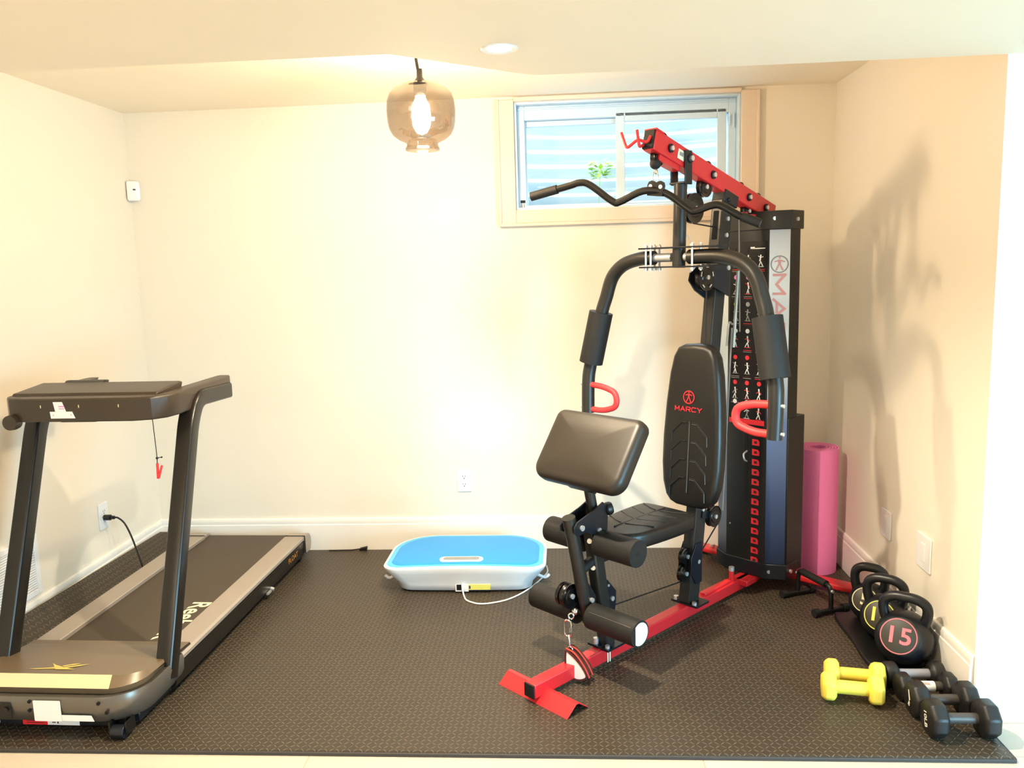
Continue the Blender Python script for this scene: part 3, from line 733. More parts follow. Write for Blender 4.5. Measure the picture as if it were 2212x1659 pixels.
    o1 = [(-0.312, Y(-0.885)), (-0.312, Y(-1.30)), (-0.30, Y(-1.362)), (-0.262, Y(-1.405)), (-0.20, Y(-1.425)), (0.20, Y(-1.425)), (0.262, Y(-1.405)), (0.30, Y(-1.362)), (0.312, Y(-1.30)), (0.312, Y(-0.885)), (0.305, Y(-0.86)), (0.265, Y(-0.86)), (0.258, Y(-0.885)), (0.258, Y(-1.19)), (0.235, Y(-1.27)), (-0.235, Y(-1.27)), (-0.258, Y(-1.19)), (-0.258, Y(-0.885)), (-0.265, Y(-0.86)), (-0.305, Y(-0.86))]
    b.loft([[V(x * 0.985, y, 0.985 if y < Y(-1.15) else 0.985) for x, y in o1], [V(x, y, 0.995) for x, y in o1], [V(x, y, 1.062) for x, y in o1], [V(x * 0.985, y + 0.004, 1.068) for x, y in o1]], True, True)
    con = b.build('console', 'tm_console', t, bevel=0.004, angle=30)
    b = MB(); pr = [(Y(-1.36), 1.066), (Y(-1.18), 1.060), (Y(-1.165), 1.086), (Y(-1.185), 1.091), (Y(-1.35), 1.076)]
    b.prism([(p[0], p[1]) for p in pr], (-0.285, 0, 0), (0, 1, 0), (0, 0, 1), (1, 0, 0), 0.545); d = b.build('display_panel', 'tm_console', con, bevel=0.008, seg=3)
    b = MB(); b.prism([(Y(-1.19), 1.085), (Y(-1.15), 1.083), (Y(-1.145), 1.096), (Y(-1.17), 1.097)], (-0.2, 0, 0), (0, 1, 0), (0, 0, 1), (1, 0, 0), 0.16); b.build('tablet_rest', 'tm_black', con, bevel=0.004)
    b = MB(); b.prism(rrect(0.15, 0.07, 0.02), (-0.02, Y(-1.36), 0.978), (1, 0, 0), (0, 1, 0), (0, 0, 1), 0.008); b.build('speaker_pod', 'black_plastic', con, bevel=0.003)
    yc = Y(-1.4256)
    b = MB(); b.prism([(-0.032, 0.0), (0.008, 0.0), (-0.004, 0.034), (-0.038, 0.034)], (-0.045, yc, 1.022), (1, 0, 0), (0, 0, 1), (0, -1, 0), 0.0008); b.prism([(-0.05, -0.022), (0.040, -0.022), (0.030, 0.002), (-0.052, 0.002)], (-0.045, yc - 0.0004, 1.020), (1, 0, 0), (0, 0, 1), (0, -1, 0), 0.0008)
    b.cur = 1; b.box((-0.085, yc - 0.0014, 1.010), (0.003, 0.0004, 0.004)); b.box((-0.02, yc - 0.0014, 1.010), (0.003, 0.0004, 0.004)); b.box((-0.052, yc - 0.0014, 1.040), (0.022, 0.0004, 0.003)); b.box((-0.052, yc - 0.0014, 1.032), (0.02, 0.0004, 0.002))
    b.build('paper_label', ['paper', 'pink_print'], con)
    for x in (-0.13, 0.01, 0.155):
        b = MB(); b.box((x, yc + 0.0005, 1.04), (0.003, 0.002, 0.010)); b.build('clip', 'strip_gold', con)
    b = MB(); b.lathe([(0.0, 0.02), (0.026, 0.018), (0.028, 0.0), (0.026, -0.016), (0.0, -0.018)], (-0.245, Y(-1.418), 0.985), (0, -1, 0.0), 24); b.cyl((-0.245, Y(-1.40), 0.985), (-0.275, Y(-1.30), 0.985), 0.008, 10); b.build('folding_knob', 'tm_console', t)
    # safety lanyard (hangs from the console)
    s = thing('safety_lanyard', 'thin black safety lanyard with red clip hanging under the treadmill console', 'lanyard', (0.545, -1.35, 0))
    b = MB(); b.tube(smooth_path([(0, 0, 0.984), (0.001, 0.001, 0.93), (0.003, 0.0, 0.88), (0.004, 0, 0.835)]), 0.0016, 6); b.sphere((0.004, 0, 0.835), 0.005, 10); b.tube([(0.004, 0, 0.835), (0.02, 0, 0.838)], 0.0015, 6); b.sphere((0.021, 0, 0.838), 0.0035, 8); b.tube([(0.004, 0, 0.835), (0.003, 0, 0.815)], 0.0018, 6); b.build('cord', 'cord_black', s)
    b = MB(); b.bar((0.003, 0, 0.816), (0.001, 0, 0.760), 0.007, 0.008, (0, 1, 0)); b.bar((0.019, 0, 0.808), (0.003, 0, 0.760), 0.006, 0.008, (0, 1, 0)); b.cyl((0.003, -0.005, 0.785), (0.009, 0.005, 0.785), 0.003, 8); b.build('clip', 'red_soft', s, bevel=0.001)
    # power cord to the left wall
    p = thing('power_cord', 'black power cord plugged into the left wall outlet by the treadmill', 'cord', (0, 0, 0))
    b = MB(); b.tube(smooth_path([(-0.118, -0.533, 0.362), (-0.098, -0.534, 0.360), (-0.070, -0.535, 0.335), (-0.045, -0.537, 0.282), (-0.020, -0.540, 0.205), (0.0, -0.542, 0.13), (0.003, -0.54, 0.075)]), 0.0042, 8); b.build('cable', 'cord_black', p)
    b = MB(); b.rcyl((-0.165, -0.532, 0.362), (-0.135, -0.532, 0.362), 0.0135, 0.004, 14); b.rcyl((-0.137, -0.532, 0.362), (-0.117, -0.533, 0.362), 0.0085, 0.003, 12); b.build('plug', 'black_plastic', p)
    # little black plug end by the back baseboard
    q = thing('loose_plug', 'small black plug lying on the mat against the back baseboard', 'plug', (0.905, -0.03, MT), R(4))
    b = MB(); b.prism([(0.0, 0.001), (0.042, 0.001), (0.045, 0.022), (0.006, 0.014)], (0, 0.006, 0), (1, 0, 0), (0, 0, 1), (0, -1, 0), 0.016); b.build('plug_body', 'black_plastic', q, bevel=0.003)
    b = MB(); b.tube(smooth_path([(0.004, -0.002, 0.008), (-0.04, -0.002, 0.004), (-0.09, 0.0, 0.0035), (-0.16, 0.002, 0.0035)]), 0.003, 8); b.build('cable', 'cord_black', q)

# ------------------------------------------------------------------ home gym
GA = R(46.8); GO = (1.871, -1.534, 0)
def g(u, v, z): return Vector((u, -v, z))          # v to the right seen from the seat front

def home_gym():
    t = thing('home_gym', 'red and black multi station home gym with weight tower standing diagonally', 'exercise machine', GO, GA)
    FZ = MT
    # base
    b = MB(); b.bar(g(0.0, 0, 0.056), g(1.62, 0, 0.056), 0.048, 0.050); base = b.build('base_beam', 'red', t, bevel=0.004)
    b = MB(); b.bar(g(-0.006, 0, 0.056), g(0.0005, 0, 0.056), 0.046, 0.048); b.build('end_plug', 'black_matt', base, bevel=0.002)
    b = MB()
    pr = [(0.004, FZ + 0.0005), (0.050, 0.050), (0.064, 0.050), (0.112, FZ + 0.0005), (0.108, FZ), (0.063, 0.046), (0.051, 0.046), (0.008, FZ)]
    b.prism([(x, z) for x, z in pr], g(0, 0.165, 0), (1, 0, 0), (0, 0, 1), (0, 1, 0), 0.33); b.build('front_foot', 'red', t, bevel=0.001)
    for (u0, v0) in ((0.375, 0.0255),):
        b = MB()
        for k in range(2): b.box(g(u0 + 0.012 * k, v0, 0.052), (0.006, 0.0012, 0.050))
        b.build('tape_mark', 'cream_print', base)
    b = MB(); path = fillet([g(1.63, -0.47, 0.028), g(1.60, -0.30, 0.052), g(1.565, 0.0, 0.052), g(1.56, 0.26, 0.052), g(1.64, 0.43, 0.028)], 0.10, 6)
    sweep_rect(b, path, (0, 0, 1), 0.026, 0.075, 0.008); cr = b.build('rear_crossbar', 'red', t)
    b = MB(); b.box(g(1.632, -0.487, 0.030), (0.085, 0.03, 0.03)); b.build('end_cap', 'black_plastic', cr, bevel=0.004)
    b = MB(); b.box(g(1.625, -0.43, 0.0445), (0.04, 0.055, 0.001)); b.build('paper_label', 'paper', cr)
    b = MB(); b.cyl(g(1.60, -0.33, 0.064), g(1.60, -0.33, 0.075), 0.012, 14); b.build('bolt', 'zinc', cr)
    for vv in (-0.42, 0.40):
        b = MB(); b.cyl(g(1.62, vv, FZ), g(1.62, vv, 0.03), 0.018, 16); b.build('rubber_foot', 'black_plastic', cr)
    # stub with chromed top near the tower
    b = MB(); b.cyl(g(1.243, 0.0, 0.075), g(1.243, 0.0, 0.128), 0.011, 14); b.cur = 1; b.rcyl(g(1.243, 0, 0.124), g(1.243, 0, 0.142), 0.012, 0.004, 14); b.build('peg', ['red', 'zinc'], base)
    b = MB(); b.bar(g(1.27, 0.03, 0.068), g(1.36, 0.03, 0.068), 0.06, 0.026); b.bar(g(1.02, 0, 0.085), g(1.22, 0.0, 0.085), 0.03, 0.012); b.build('beam_gusset', 'red', base, bevel=0.004)
    # main upright (slanted), with slot and pulley openings
    def upt(z): return 0.918 + (z - 0.08) * 0.142
    b = MB(); b.bar(g(upt(0.085), 0, 0.085), g(upt(1.715), 0, 1.715), 0.052, 0.074, (1, 0, 0)); up = b.build('main_upright', 'steel_dark', t, bevel=0.005)
    b = MB(); z0, z1 = 1.555, 1.665; dv = V(0.142, 0, 1).normalized(); nn = V(-1, 0, 0.142).normalized()
    c0 = g(upt(1.61), 0, 1.61) + nn * 0.0375; b.prism(rrect(0.024, 0.115, 0.003), c0, (0, -1, 0), dv, nn, 0.0008); b.build('slot', 'dark_hole', up)
    for z, vv in ((1.575, 0.0275), (0.255, 0.0275), (0.47, 0.0275), (1.64, 0.0275)):
        b = MB(); b.cyl(g(upt(z) + 0.005, vv - 0.003, z), g(upt(z) + 0.005, vv + 0.005, z), 0.009, 12); b.build('bolt', 'zinc', up)
    b = MB(); b.prism(rrect(0.09, 0.13, 0.004), g(0.928, 0, 0.0815), (1, 0, 0), (0, 1, 0), (0, 0, 1), 0.008); b.cur = 1
    b.cyl(g(0.895, -0.045, 0.088), g(0.895, -0.045, 0.104), 0.010, 12); b.cyl(g(0.895, 0.045, 0.088), g(0.895, 0.045, 0.10), 0.010, 12)
    b.build('upright_flange', ['steel_navy', 'zinc'], up)
    # pulleys
    def pulley(c, r, par, th=0.022, nm='pulley', axis=(0, 1, 0), spokes=False):
        c = Vector(c); ax = Vector(axis); b = MB()
        b.lathe([(0.0, th / 2), (r * 0.55, th / 2), (r * 0.62, th / 2 - 0.003), (r * 0.92, th / 2 - 0.002), (r, th / 2), (r, th / 2 - 0.002), (r * 0.9, 0.0), (r, -th / 2 + 0.002), (r, -th / 2), (r * 0.92, -th / 2 + 0.002), (r * 0.62, -th / 2 + 0.003), (r * 0.55, -th / 2), (0.0, -th / 2)], c, ax, 32)
        p = b.build(nm, 'black_gloss', par)
        b = MB(); b.cyl(c - ax * (th / 2 + 0.006), c + ax * (th / 2 + 0.006), 0.009, 12); b.build('axle_bolt', 'zinc', p)
        if spokes:
            b = MB()
            for k in range(5):
                a = 2 * PI * k / 5 + 0.3; d = V(math.cos(a), 0, math.sin(a)); e = V(-math.sin(a), 0, math.cos(a)); q = c - ax * (th / 2 - 0.0005) + d * r * 0.78
                b.add([q - e * 0.009 - d * 0.003, q + e * 0.009 - d * 0.003, q + e * 0.009 + d * 0.003, q - e * 0.009 + d * 0.003], [(0, 1, 2, 3)])
            b.build('spoke_holes', 'zinc', p)
        return p
    b = MB()
    for vv in (-0.030, 0.030): b.prism([(-0.012, -0.085), (0.03, -0.085), (0.03, 0.085), (-0.012, 0.085), (-0.045, 0.03), (-0.045, -0.03)], g(upt(0.25) - 0.005, vv - 0.002, 0.25), (1, 0, 0), (0, 0, 1), (0, 1, 0), -0.004)
    b.build('pulley_bracket', 'steel_navy', t, bevel=0.001)
    for zz in (0.215, 0.285): pulley(g(upt(zz) - 0.05, 0, zz), 0.036, t)
    pulley(g(1.05, 0.03, 0.425), 0.045, t)
    b = MB(); b.bar(g(upt(0.44), 0.03, 0.45), g(1.06, 0.03, 0.43), 0.004, 0.03); b.build('pulley_arm', 'steel_navy', t)
    # seat
    b = MB(); b.bar(g(0.34, 0, 0.432), g(0.945, 0, 0.432), 0.045, 0.040); b.bar(g(0.50, -0.09, 0.447), g(0.50, 0.09, 0.447), 0.03, 0.006, (0, 0, 1)); b.build('seat_frame', 'steel_navy', t, bevel=0.003)
    outl = [(0.42, -0.075), (0.47, -0.112), (0.60, -0.130), (0.74, -0.135), (0.785, -0.120), (0.80, -0.08), (0.80, 0.08), (0.785, 0.120), (0.74, 0.135), (0.60, 0.130), (0.47, 0.112), (0.42, 0.075), (0.405, 0.03), (0.405, -0.03)]
    q = [tuple(p) for p in smooth_path([(x, y, 0) for x, y in outl] + [(outl[0][0], outl[0][1], 0)], 3)]; q = [(p[0], p[1]) for p in q[:-1]]
    b = MB(); pad(b, q, (0, 0, 0.4525), (1, 0, 0), (0, 1, 0), (0, 0, 1), 0.062, 0.018, 0.008); seat = b.build('seat', 'vinyl_pad', t, angle=60)
    b = MB(); zt = 0.5205
    for s in (-1, 1):
        for k in range(4):
            u0 = 0.50 + k * 0.07; b.tube([g(u0, 0.010 * s, zt + 0.001), g(u0 + 0.012, 0.045 * s, zt), g(u0 + 0.05, 0.105 * s, zt - 0.003)], 0.0028, 6)
    b.tube([g(0.45, 0, zt), g(0.76, 0, zt)], 0.0026, 6)
    b.build('quilted_seams', 'groove', seat)
    # backrest
    tb = V(0.075, 0, 1).normalized(); nb = V(-1, 0, 0.075).normalized(); ob = g(0.925 + 0.045, 0, 0.485)
    hwp = [(0.0, 0.060), (0.010, 0.088), (0.035, 0.112), (0.09, 0.130), (0.17, 0.138), (0.28, 0.138), (0.42, 0.130), (0.54, 0.117), (0.61, 0.102), (0.645, 0.082), (0.66, 0.050)]
    ol = [(w, h) for h, w in hwp] + [(0.0, 0.664)] + [(-w, h) for h, w in reversed(hwp)] + [(0, -0.002)]
    b = MB(); pad(b, ol, ob, (0, -1, 0), tb, nb, 0.068, 0.024, 0.007); br = b.build('backrest', 'vinyl_pad', t, angle=60)
    of = ob + nb * 0.0765
    P = lambda x, h, l=0.0: of + V(0, -1, 0) * x + tb * h + nb * l
    b = MB(); figure_emblem(b, P(-0.006, 0.448), (0, -1, 0), tb, 0.027, 0.0042); stroke_text(b, 'MARCY', P(-0.006, 0.400), (0, -1, 0), tb, 0.0165, 0.019, 0.0075, 0.0034, 0.0006); b.build('lettering', 'red_print', br)
    b = MB()
    for s in (-1, 1):
        for k in range(4):
            h = 0.345 - k * 0.075
            b.tube([P(0.012 * s, h, -0.001), P(0.035 * s, h, -0.0015), P(0.082 * s, h - 0.045, -0.003), P(0.084 * s, h - 0.085, -0.004)], 0.0034, 6)
    b.tube([P(0.0, 0.352, -0.001), P(0.0, 0.06, -0.0015)], 0.0030, 6)
    b.build('quilted_grooves', 'groove', br)
    b = MB()
    for s in (1,):
        for k in range(4):
            h = 0.341 - k * 0.075
            b.tube([P(0.013 * s, h, 0.0005), P(0.036 * s, h, 0), P(0.084 * s, h - 0.046, -0.0015), P(0.086 * s, h - 0.083, -0.0025)], 0.0012, 5)
    b.tube([P(0.003, 0.350, 0.0003), P(0.003, 0.062, 0)], 0.0012, 5)
    b.build('seams', 'seam', br)
    b = MB(); b.bar(g(upt(0.62) - 0.03, 0, 0.62), g(upt(1.0) - 0.03, 0, 1.0), 0.10, 0.02, (1, 0, 0)); b.build('backrest_bracket', 'steel_navy', t)
    # front post and leg developer
    b = MB(); b.bar(g(0.398, 0, 0.083), g(0.318, 0, 0.575), 0.046, 0.048, (1, 0, 0)); fp = b.build('front_post', 'steel_dark', t, bevel=0.006)
    b = MB(); b.prism(rrect(0.10, 0.10, 0.004), g(0.398, 0, 0.0815), (1, 0, 0), (0, 1, 0), (0, 0, 1), 0.008); b.cur = 1; b.cyl(g(0.362, -0.02, 0.089), g(0.362, -0.02, 0.112), 0.010, 12); b.cyl(g(0.362, 0.035, 0.089), g(0.362, 0.035, 0.10), 0.009, 12); b.build('post_flange', ['steel_navy', 'zinc'], fp)
    b = MB()
    for vv in (-0.030, 0.034): b.prism([(0.200, 0.560), (0.222, 0.548), (0.26, 0.553), (0.35, 0.510), (0.372, 0.525), (0.378, 0.620), (0.350, 0.642), (0.30, 0.622), (0.212, 0.598), (0.198, 0.580)], g(0, vv, 0), (1, 0, 0), (0, 0, 1), (0, 1, 0), 0.006)
    b.build('pivot_bracket', 'steel_navy', t, bevel=0.001)
    b = MB(); b.cyl(g(0.236, -0.034, 0.574), g(0.236, 0.040, 0.574), 0.010, 14); b.cyl(g(0.325, -0.034, 0.545), g(0.325, 0.040, 0.545), 0.009, 14); b.build('pivot_bolt', 'zinc', t)
    ld = b = MB(); b.tube([g(0.206, 0, 0.612), g(0.228, 0, 0.53), g(0.272, 0, 0.33), g(0.285, 0, 0.26), g(0.292, 0, 0.205)], [0.024, 0.024, 0.024, 0.020, 0.016], 16); lev = b.build('leg_lever', 'steel_dark', t)
    b = MB(); b.prism([(0.262, 0.345), (0.285, 0.355), (0.322, 0.30), (0.322, 0.26), (0.30, 0.20), (0.285, 0.20)], g(0, 0.018, 0), (1, 0, 0), (0, 0, 1), (0, 1, 0), 0.005); b.cur = 1
    b.cyl(g(0.296, 0.018, 0.290), g(0.296, 0.027, 0.290), 0.009, 12); b.cyl(g(0.309, 0.018, 0.255), g(0.309, 0.024, 0.255), 0.005, 10); b.build('lever_plate', ['steel_navy', 'zinc'], lev)
    pulley(g(0.242, -0.035, 0.308), 0.045, t); pulley(g(0.242, -0.062, 0.308), 0.042, t, 0.014)
    pulley(g(0.385, -0.006, 0.262), 0.046, t)
    b = MB(); b.prism([(0.34, 0.34), (0.385, 0.34), (0.432, 0.285), (0.432, 0.245), (0.42, 0.19), (0.37, 0.20)], g(0, 0.020, 0), (1, 0, 0), (0, 0, 1), (0, 1, 0), 0.006); b.cur = 1; b.cyl(g(0.408, 0.018, 0.262), g(0.408, 0.026, 0.262), 0.009, 12); b.cyl(g(0.388, 0.018, 0.318), g(0.388, 0.024, 0.318), 0.005, 10); b.build('pulley_plate', ['steel_navy', 'zinc'], t)
    b = MB(); b.rcyl(g(0.262, 0, 0.405), g(0.345, 0, 0.432), 0.019, 0.004, 16); b.build('stop_bumper', 'black_matt', t)
    for z in (0.505, 0.402):
        b = MB(); b.cyl(g(0.318 - (z - 0.5) * 0.16, 0.0, z), g(0.300 - (z - 0.5) * 0.16, 0.012, z), 0.009, 12); b.build('post_bolt', 'zinc', t)
    def rollers(u, z, half, r, inner, nm, label=None):
        b = MB(); b.cyl(g(u, -half + 0.01, z), g(u, half - 0.01, z), 0.012, 14); rod = b.build('roller_bar', 'steel_dark', t)
        for s in (-1, 1):
            b = MB(); b.rcyl(g(u, inner * s, z), g(u, half * s, z), r, 0.008, 28); ro = b.build(nm, 'foam', rod)
            b = MB(); b.cyl(g(u, (half - 0.002) * s, z), g(u, (half + 0.0012) * s, z), r * 0.2, 16); b.build('end_hub', 'black_matt', ro)
            yield s, ro
    for s, ro in rollers(0.330, 0.497, 0.205, 0.048, 0.035, 'foam_roller'): pass
    for s, ro in rollers(0.285, 0.238, 0.245, 0.047, 0.032, 'foam_roller'):
        if s > 0:
            b = MB(); b.prism([(0.040 * math.cos(a), 0.040 * math.sin(a)) for a in [R(-130) + R(260) * i / 20 for i in range(21)]], g(0.285, 0.2465, 0.238), (1, 0, 0), (0, 0, 1), (0, -1, 0), 0.0008); b.build('tape_patch', 'white_plastic', ro)
            b = MB(); b.tube([g(0.285 - 0.036, 0.05, 0.238 + 0.031), g(0.285 - 0.036, 0.235, 0.238 + 0.031)], 0.0012, 5); b.build('seam', 'seam', ro)
    # preacher pad
    b = MB(); b.tube([g(0.312, 0, 0.70), g(0.335, 0, 0.60), g(0.342, 0, 0.55)], 0.019, 16); b.build('pad_stem', 'steel_dark', t)
    dp = V(0.155, 0, 0.215).normalized(); npd = V(-0.215, 0, 0.155).normalized(); op = g(0.262, 0, 0.700) - npd * 0.01
    b = MB(); pad(b, rrect(0.40, 0.275, (0.055, 0.035, 0.035, 0.055), 8, 0, 0.1375), op, (0, -1, 0), dp, npd, 0.070, 0.026, 0.010); pp = b.build('arm_curl_pad', 'vinyl_pad2', t, angle=60)
    b = MB(); b.box(g(0.31, 0, 0.745), (0.02, 0.12, 0.12), Matrix.Rotation(math.atan2(0.155, 0.215), 3, 'Y')); b.build('pad_plate', 'steel_navy', t)
    b = MB(); kd = V(0.7, -0.4, 0.15).normalized(); k0 = g(0.355, 0.012, 0.603); b.cyl(k0, k0 + kd * 0.025, 0.008, 12); b.lathe([(0.0, 0.05), (0.020, 0.048), (0.024, 0.04), (0.024, 0.028), (0.018, 0.022), (0.0, 0.022)], k0, kd, 20); b.build('adjust_knob', 'black_plastic', t)
    # boom
    bt0 = g(0.672, 0, 1.914); bt1 = g(1.52, 0, 1.668); bd = (bt1 - bt0).normalized(); bn = V(-bd.z, 0, bd.x)
    b = MB(); b.bar(bt0, bt1, 0.050, 0.074); boom = b.build('boom', 'red', t, bevel=0.004)
    b = MB(); b.bar(bt0 - bd * 0.008, bt0 + bd * 0.001, 0.046, 0.070); b.build('end_plug', 'black_matt', boom, bevel=0.002)
    b = MB(); b.box(bt0 + bd * 0.02 + bn * 0.037, (0.05, 0.054, 0.006), Matrix.Rotation(math.atan2(-bd.z, bd.x), 3, 'Y')); b.build('end_lip', 'red', boom)
    b = MB(); c = MB()
    for s_, z_ in ((0.095, 0.0), (0.385, 0.002), (0.66, 0.002), (0.80, 0.01)):
        p = bt0 + bd * s_ + V(0, -0.025, 0); b.cyl(p + V(0, 0.002, 0), p + V(0, -0.006, 0), 0.016, 16); c.cyl(p + V(0, -0.004, 0), p + V(0, -0.013, 0), 0.009, 12)
    b.build('washer', 'black_matt', boom); c.build('bolt', 'zinc', boom)
    b = MB()
    for s_ in (0.07, 0.37, 0.62, 0.76):
        p = bt0 + bd * s_ + bn * 0.026; b.lathe([(0.0, 0.008), (0.026, 0.008), (0.026, -0.008), (0.0, -0.008)], p, (0, 1, 0), 24)
    b.build('idler_wheels', 'black_gloss', boom)
    b = MB(); p = bt0 + bd * 0.165 + V(0, -0.0258, 0); b.add([p + bd * (-0.022) + bn * 0.018, p + bd * 0.022 + bn * 0.018, p + bd * 0.022 - bn * 0.018, p - bd * 0.022 - bn * 0.018], [(0, 1, 2, 3)], 0)
    q = p + V(0, -0.0006, 0); b.add([q + bd * (-0.012) + bn * 0.010, q + bd * 0.012 + bn * 0.010, q + bd * 0.012 - bn * 0.004, q - bd * 0.012 - bn * 0.004], [(0, 1, 2, 3)], 1); b.build('paper_label', ['cream_print', 'grey_print'], boom)
    # hooks for the bar at the tip
    b = MB(); b.tube(fillet([g(0.665, 0.010, 1.925), g(0.650, 0.006, 1.90), g(0.63, -0.020, 1.915), g(0.615, -0.060, 1.885), g(0.62, -0.088, 1.945)], 0.014, 5), 0.0055, 8)
    b.tube(fillet([g(0.668, -0.02, 1.90), g(0.62, -0.006, 1.885), g(0.612, -0.010, 1.945)], 0.012, 5), 0.0055, 8); b.build('bar_hook', 'red', boom)
    # lat pulley + rubber stop
    pulley(bt0 + bd * 0.06 - bn * 0.045, 0.030, t, 0.02)
    b = MB(); b.bar(bt0 + bd * 0.05 - bn * 0.05, bt0 + bd * 0.18 - bn * 0.045, 0.036, 0.022); b.build('boom_bracket', 'red', boom)
    b = MB(); b.sphere(g(0.706, 0, 1.832), 0.021, 20); b.build('stop_ball', 'black_matt', t)
    pulley(bt0 + bd * 0.375 - bn * 0.050, 0.040, t)
    pulley(bt0 + bd * 0.70 - bn * 0.045, 0.035, t)
    b = MB(); b.bar(g(upt(1.715) - 0.03, 0, 1.735), g(upt(1.715) + 0.07, 0, 1.705), 0.058, 0.05); b.cyl(g(upt(1.7), -0.03, 1.715), g(upt(1.7), 0.036, 1.715), 0.009, 12); b.build('boom_mount', 'steel_navy', t, bevel=0.004)
    b = MB(); b.bar(g(1.30, 0, 1.655), g(1.47, 0, 1.655), 0.07, 0.012); b.bar(g(1.29, 0, 1.668), g(1.31, 0, 1.655), 0.05, 0.01); b.build('boom_seat', 'red', boom, bevel=0.003)
    # swinging press frame
    b = MB()
    for s in (-1, 1): b.box(g(0.866, 0.032 * s, 1.825), (0.046, 0.006, 0.125))
    b.box(g(0.862, 0, 1.769), (0.05, 0.070, 0.008)); b.cyl(g(0.876, -0.042, 1.858), g(0.876, 0.040, 1.858), 0.017, 16); b.build('hanger_bracket', 'steel_navy', t, bevel=0.003)
    b = MB(); b.cyl(g(0.876, 0.040, 1.858), g(0.876, 0.047, 1.858), 0.010, 12); b.build('hanger_bolt', 'zinc', t)
    b = MB(); b.tube([g(0.862, 0, 1.765), g(0.850, 0, 1.452)], 0.025, 20); b.build('press_tube', 'steel_dark', t)
    b = MB(); b.box(g(0.85, 0.012, 1.529), (0.070, 0.36, 0.006)); b.box(g(0.85, -0.005, 1.456), (0.070, 0.32, 0.006)); b.build('clamp_plates', 'steel_navy', t, bevel=0.001)
    b = MB()
    for vv in (-0.135, -0.112, 0.08):
        for uu in (0.822, 0.878):
            b.cyl(g(uu, vv, 1.440), g(uu, vv, 1.545), 0.0042, 10); b.cyl(g(uu, vv, 1.444), g(uu, vv, 1.453), 0.008, 6); b.cyl(g(uu, vv, 1.532), g(uu, vv, 1.540), 0.008, 6)
    b.build('clamp_bolts', 'zinc', t)
    b = MB(); b.tube([g(0.85, -0.155, 1.492), g(0.85, -0.03, 1.492)], 0.017, 14); b.tube([g(0.85, 0.03, 1.492), g(0.85, 0.10, 1.492)], 0.017, 14); b.build('pivot_tube', 'zinc', t)
    b = MB(); b.tube(smooth_path([g(0.86, 0.015, 1.53), g(0.865, 0.02, 1.555), g(0.868, 0.028, 1.575), g(0.875, 0.035, 1.55), g(0.872, 0.04, 1.532)], 4), 0.0016, 6); b.build('pin_wire', 'zinc', t)
    for s in (-1, 1):
        pts = [g(0.85, (0.05 if s > 0 else 0.115) * s, 1.492), g(0.85, 0.185 * s, 1.490), g(0.85, 0.27 * s, 1.468), g(0.848, 0.328 * s, 1.418), g(0.845, 0.360 * s, 1.335), g(0.838, 0.383 * s, 1.262), g(0.820, 0.428 * s, 1.06), g(0.812, 0.437 * s, 0.98), g(0.806, 0.436 * s, 0.846)]
        b = MB(); b.tube(smooth_path(pts, 5), 0.0275, 20); arm = b.build('butterfly_arm', 'steel_dark', t, angle=50)
        b = MB(); b.rcyl(pts[5] + V(0, 0, 0.012), pts[6] + V(0, 0, 0.0), 0.050 if s < 0 else 0.054, 0.010, 28); b.build('arm_pad', 'foam', arm)
        hp = lambda d, z: g(0.808, (0.436 - d) * s, z)
        b = MB(); b.tube(fillet([hp(0.02, 0.968), hp(0.085, 0.965), hp(0.155, 0.945), hp(0.158, 0.885), hp(0.085, 0.862), hp(0.02, 0.862)], [0.03, 0.05, 0.05, 0.03], 7), 0.0125 if s < 0 else 0.0150, 14); b.build('d_handle', 'red_soft', arm, angle=60)
        b = MB()
        for z in (0.968, 0.868): b.cyl(g(0.806, 0.462 * s, z), g(0.806, 0.472 * s, z), 0.007, 12)
        b.build('bolt', 'zinc', arm)
    # chest pulleys
    pulley(g(0.945, 0.0, 1.678), 0.058, t, 0.022)
    b = MB(); b.bar(g(0.862, 0, 1.70), g(0.95, 0, 1.68), 0.034, 0.03); b.build('pulley_fork', 'steel_dark', t)
    pulley(g(0.935, 0.062, 1.412), 0.052, t, 0.022, spokes=True)
    b = MB(); b.prism([(0.94, 1.40), (0.98, 1.36), (1.10, 1.30), (1.15, 1.30), (1.15, 1.46), (1.0, 1.46), (0.95, 1.43)], g(0, -0.020, 0), (1, 0, 0), (0, 0, 1), (0, 1, 0), -0.006); b.prism([(0.96, 1.43), (1.0, 1.38), (1.13, 1.33), (1.13, 1.46), (0.98, 1.46)], g(0, 0.040, 0), (1, 0, 0), (0, 0, 1), (0, 1, 0), -0.006); b.cur = 1
    for u_, z_ in ((0.985, 1.445), (1.12, 1.445)): b.cyl(g(u_, 0.03, z_), g(u_, 0.052, z_), 0.010, 12)
    b.build('pulley_mount', ['steel_navy', 'zinc'], t)
    # cables
    b = MB()
    b.tube([g(0.41, -0.006, 0.218), g(0.93, 0.0, 0.180)], 0.003, 6); b.tube([g(0.93, 0.0, 0.215), g(1.10, 0.02, 0.38)], 0.003, 6)
    b.tube([g(0.975, 0, 1.728), g(1.035, 0, 1.765)], 0.003, 6); b.tube([g(0.945, 0, 1.621), g(1.12, 0, 1.605)], 0.003, 6)
    b.tube([g(0.706, 0, 1.885), g(0.706, 0, 1.85)], 0.003, 6)
    b.tube([g(0.995, 0.03, 1.40), g(0.985, 0.03, 1.1)], 0.003, 6)
    b.build('cables', 'cord_black', t)
